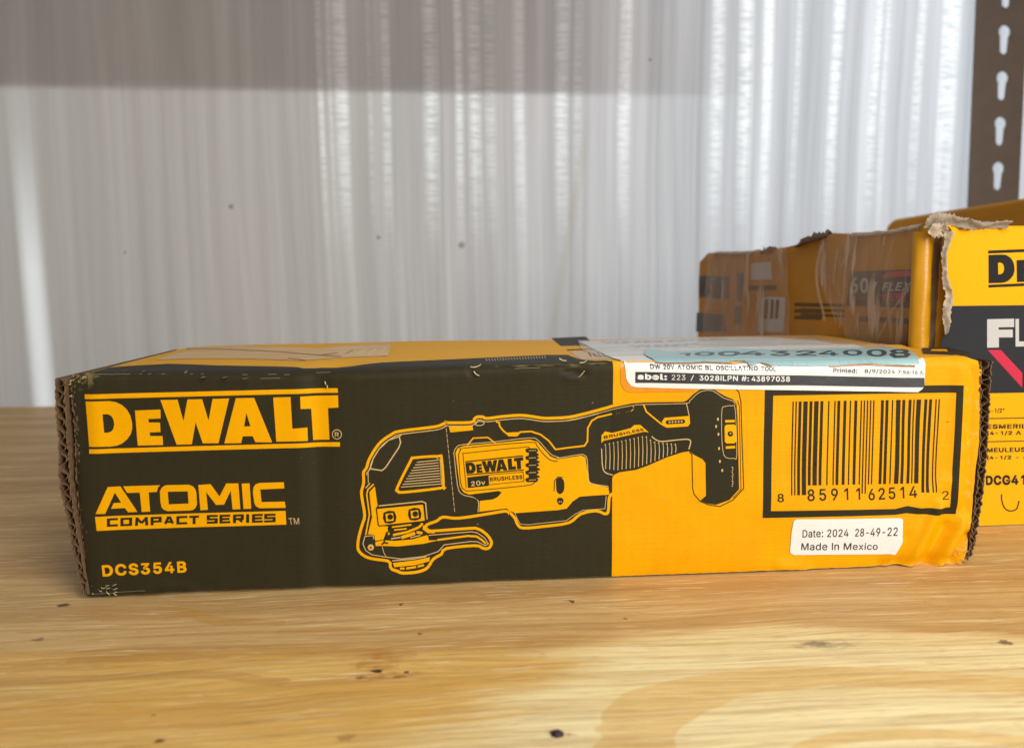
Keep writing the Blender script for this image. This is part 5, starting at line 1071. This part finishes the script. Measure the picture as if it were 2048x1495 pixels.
g2 = lambda P: [(*(lambda a: (a[0], y2, a[1]))(f2(*p)),) for p in P]
ribbon3('torn_edge', g2(Z11([(200, 235), (185, 320), (170, 420), (172, 520), (182, 620), (192, 700), (195, 800), (188, 900), (172, 1000)])), [.0045, .0022, .0016, .0018, .0024, .0034, .0038, .0032, .001], M_pale, box2, 1)
ribbon3('torn_edge', g2(Z11([(20, 195), (70, 165), (140, 158), (200, 150), (260, 160), (330, 180), (420, 190), (520, 188), (660, 182)])), [.002, .0065, .007, .0052, .0036, .0044, .0034, .0028, .0028], kraft('torn_grey_board', (.36, .29, .23)), box2, 4, .003)
ribbon3('torn_edge', g2(Z11([(60, 215), (110, 225), (150, 232), (185, 235)])), [.004, .006, .005, .003], M_pale, box2, 7)
q0 = f2(1879, 560)[0]; q1 = f2(1897, 560)[0]
mesh('torn_gap', [(q0, y2+.0052, .0008), (q1, y2+.0052, .0008), (q1, y2+.0052, H2-.004), (q0, y2+.0052, H2-.004)], [(0, 1, 2, 3)], M_kraft_in, box2)  # dark backing strip added to stand in for the gap's shade
# taped rounded strip of the side that catches the light next to the torn edge
def corner_strip():
    V = []; F = []; nz, na = 40, 14; xa = f2(1841, 560)[0]; xb = f2(1883, 560)[0]; xm = (xa+xb)/2; R = (xb-xa)/2
    for j in range(nz+1):
        z = .0006+(H2-.004)*j/nz
        for i in range(na+1):
            a = math.pi*i/na; V.append((xm-R*math.cos(a)+.0006*mn.noise(Vector((0, z*40, 2))), y2+.007-R*.75*math.sin(a)+.0005*mn.noise(Vector((a, z*60, 5))), z))
            if i and j: q = j*(na+1)+i; F.append((q-na-2, q-na-1, q, q-1))
    return mesh('folded_corner', V, F, ink('yellow_corner_print', (.58, .27, .004), .3, .5), box2, True)
corner_strip()
# top, far and bottom of the carton
e0 = s0+sd*.012; e1 = s0+sd*L2; e2 = np.array((x2+W2, y2+L2*.98, 0)); e3 = np.array((x2+W2, y2+.002, 0))
V = [tuple(p+np.array((0, 0, z))) for z in (.0006, H2-.007) for p in (e0-sn*.004, e1-sn*.004, e2, e3)]
mesh('carton_walls', V, [(4, 5, 6, 7), (3, 2, 1, 0), (1, 2, 6, 5), (2, 3, 7, 6), (0, 3, 7, 4)], M_kraft_in, box2)
# ------------------------------------------------------------------ third box, taller, behind on the right
y3 = .415; p = hit(1775, 440, (0, y3, 0), (0, 1, 0)); x3, H3 = p[0], p[2]
dir3 = math.radians(1.0)
box3 = empty('carton', (x3, y3, 0)); tag(box3, 'tallest brown-orange cardboard box in shade behind the taped box', 'cardboard box')
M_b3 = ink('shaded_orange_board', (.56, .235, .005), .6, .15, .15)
V = []; F = []; n = 40; L3 = .33
for i in range(n+1):
    s = i/n; xx = math.sin(dir3)*s*L3; yy = -s*L3
    hz = H3+.0006*mn.noise(Vector((s*6, 1, 1)))+.004*s
    for x_, z_ in ((.0, .0005), (.0, hz-.003), (.0008, hz-.001), (.003, hz), (.16, hz), (.16, .0005)): V.append((xx+x_, yy, z_-(.004*max(0, 1-s*30)**2 if z_ > .01 else 0)))
    if i: F += [(6*(i-1)+k, 6*(i-1)+(k+1) % 6, 6*i+(k+1) % 6, 6*i+k) for k in range(6)]
F += [(5, 4, 3, 2, 1, 0), tuple(6*n+k for k in range(6))]
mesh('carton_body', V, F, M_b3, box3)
t = NT('clear_tape_strip'); M_tp3 = t.done(t.bsdf((.50, .36, .16), .25))
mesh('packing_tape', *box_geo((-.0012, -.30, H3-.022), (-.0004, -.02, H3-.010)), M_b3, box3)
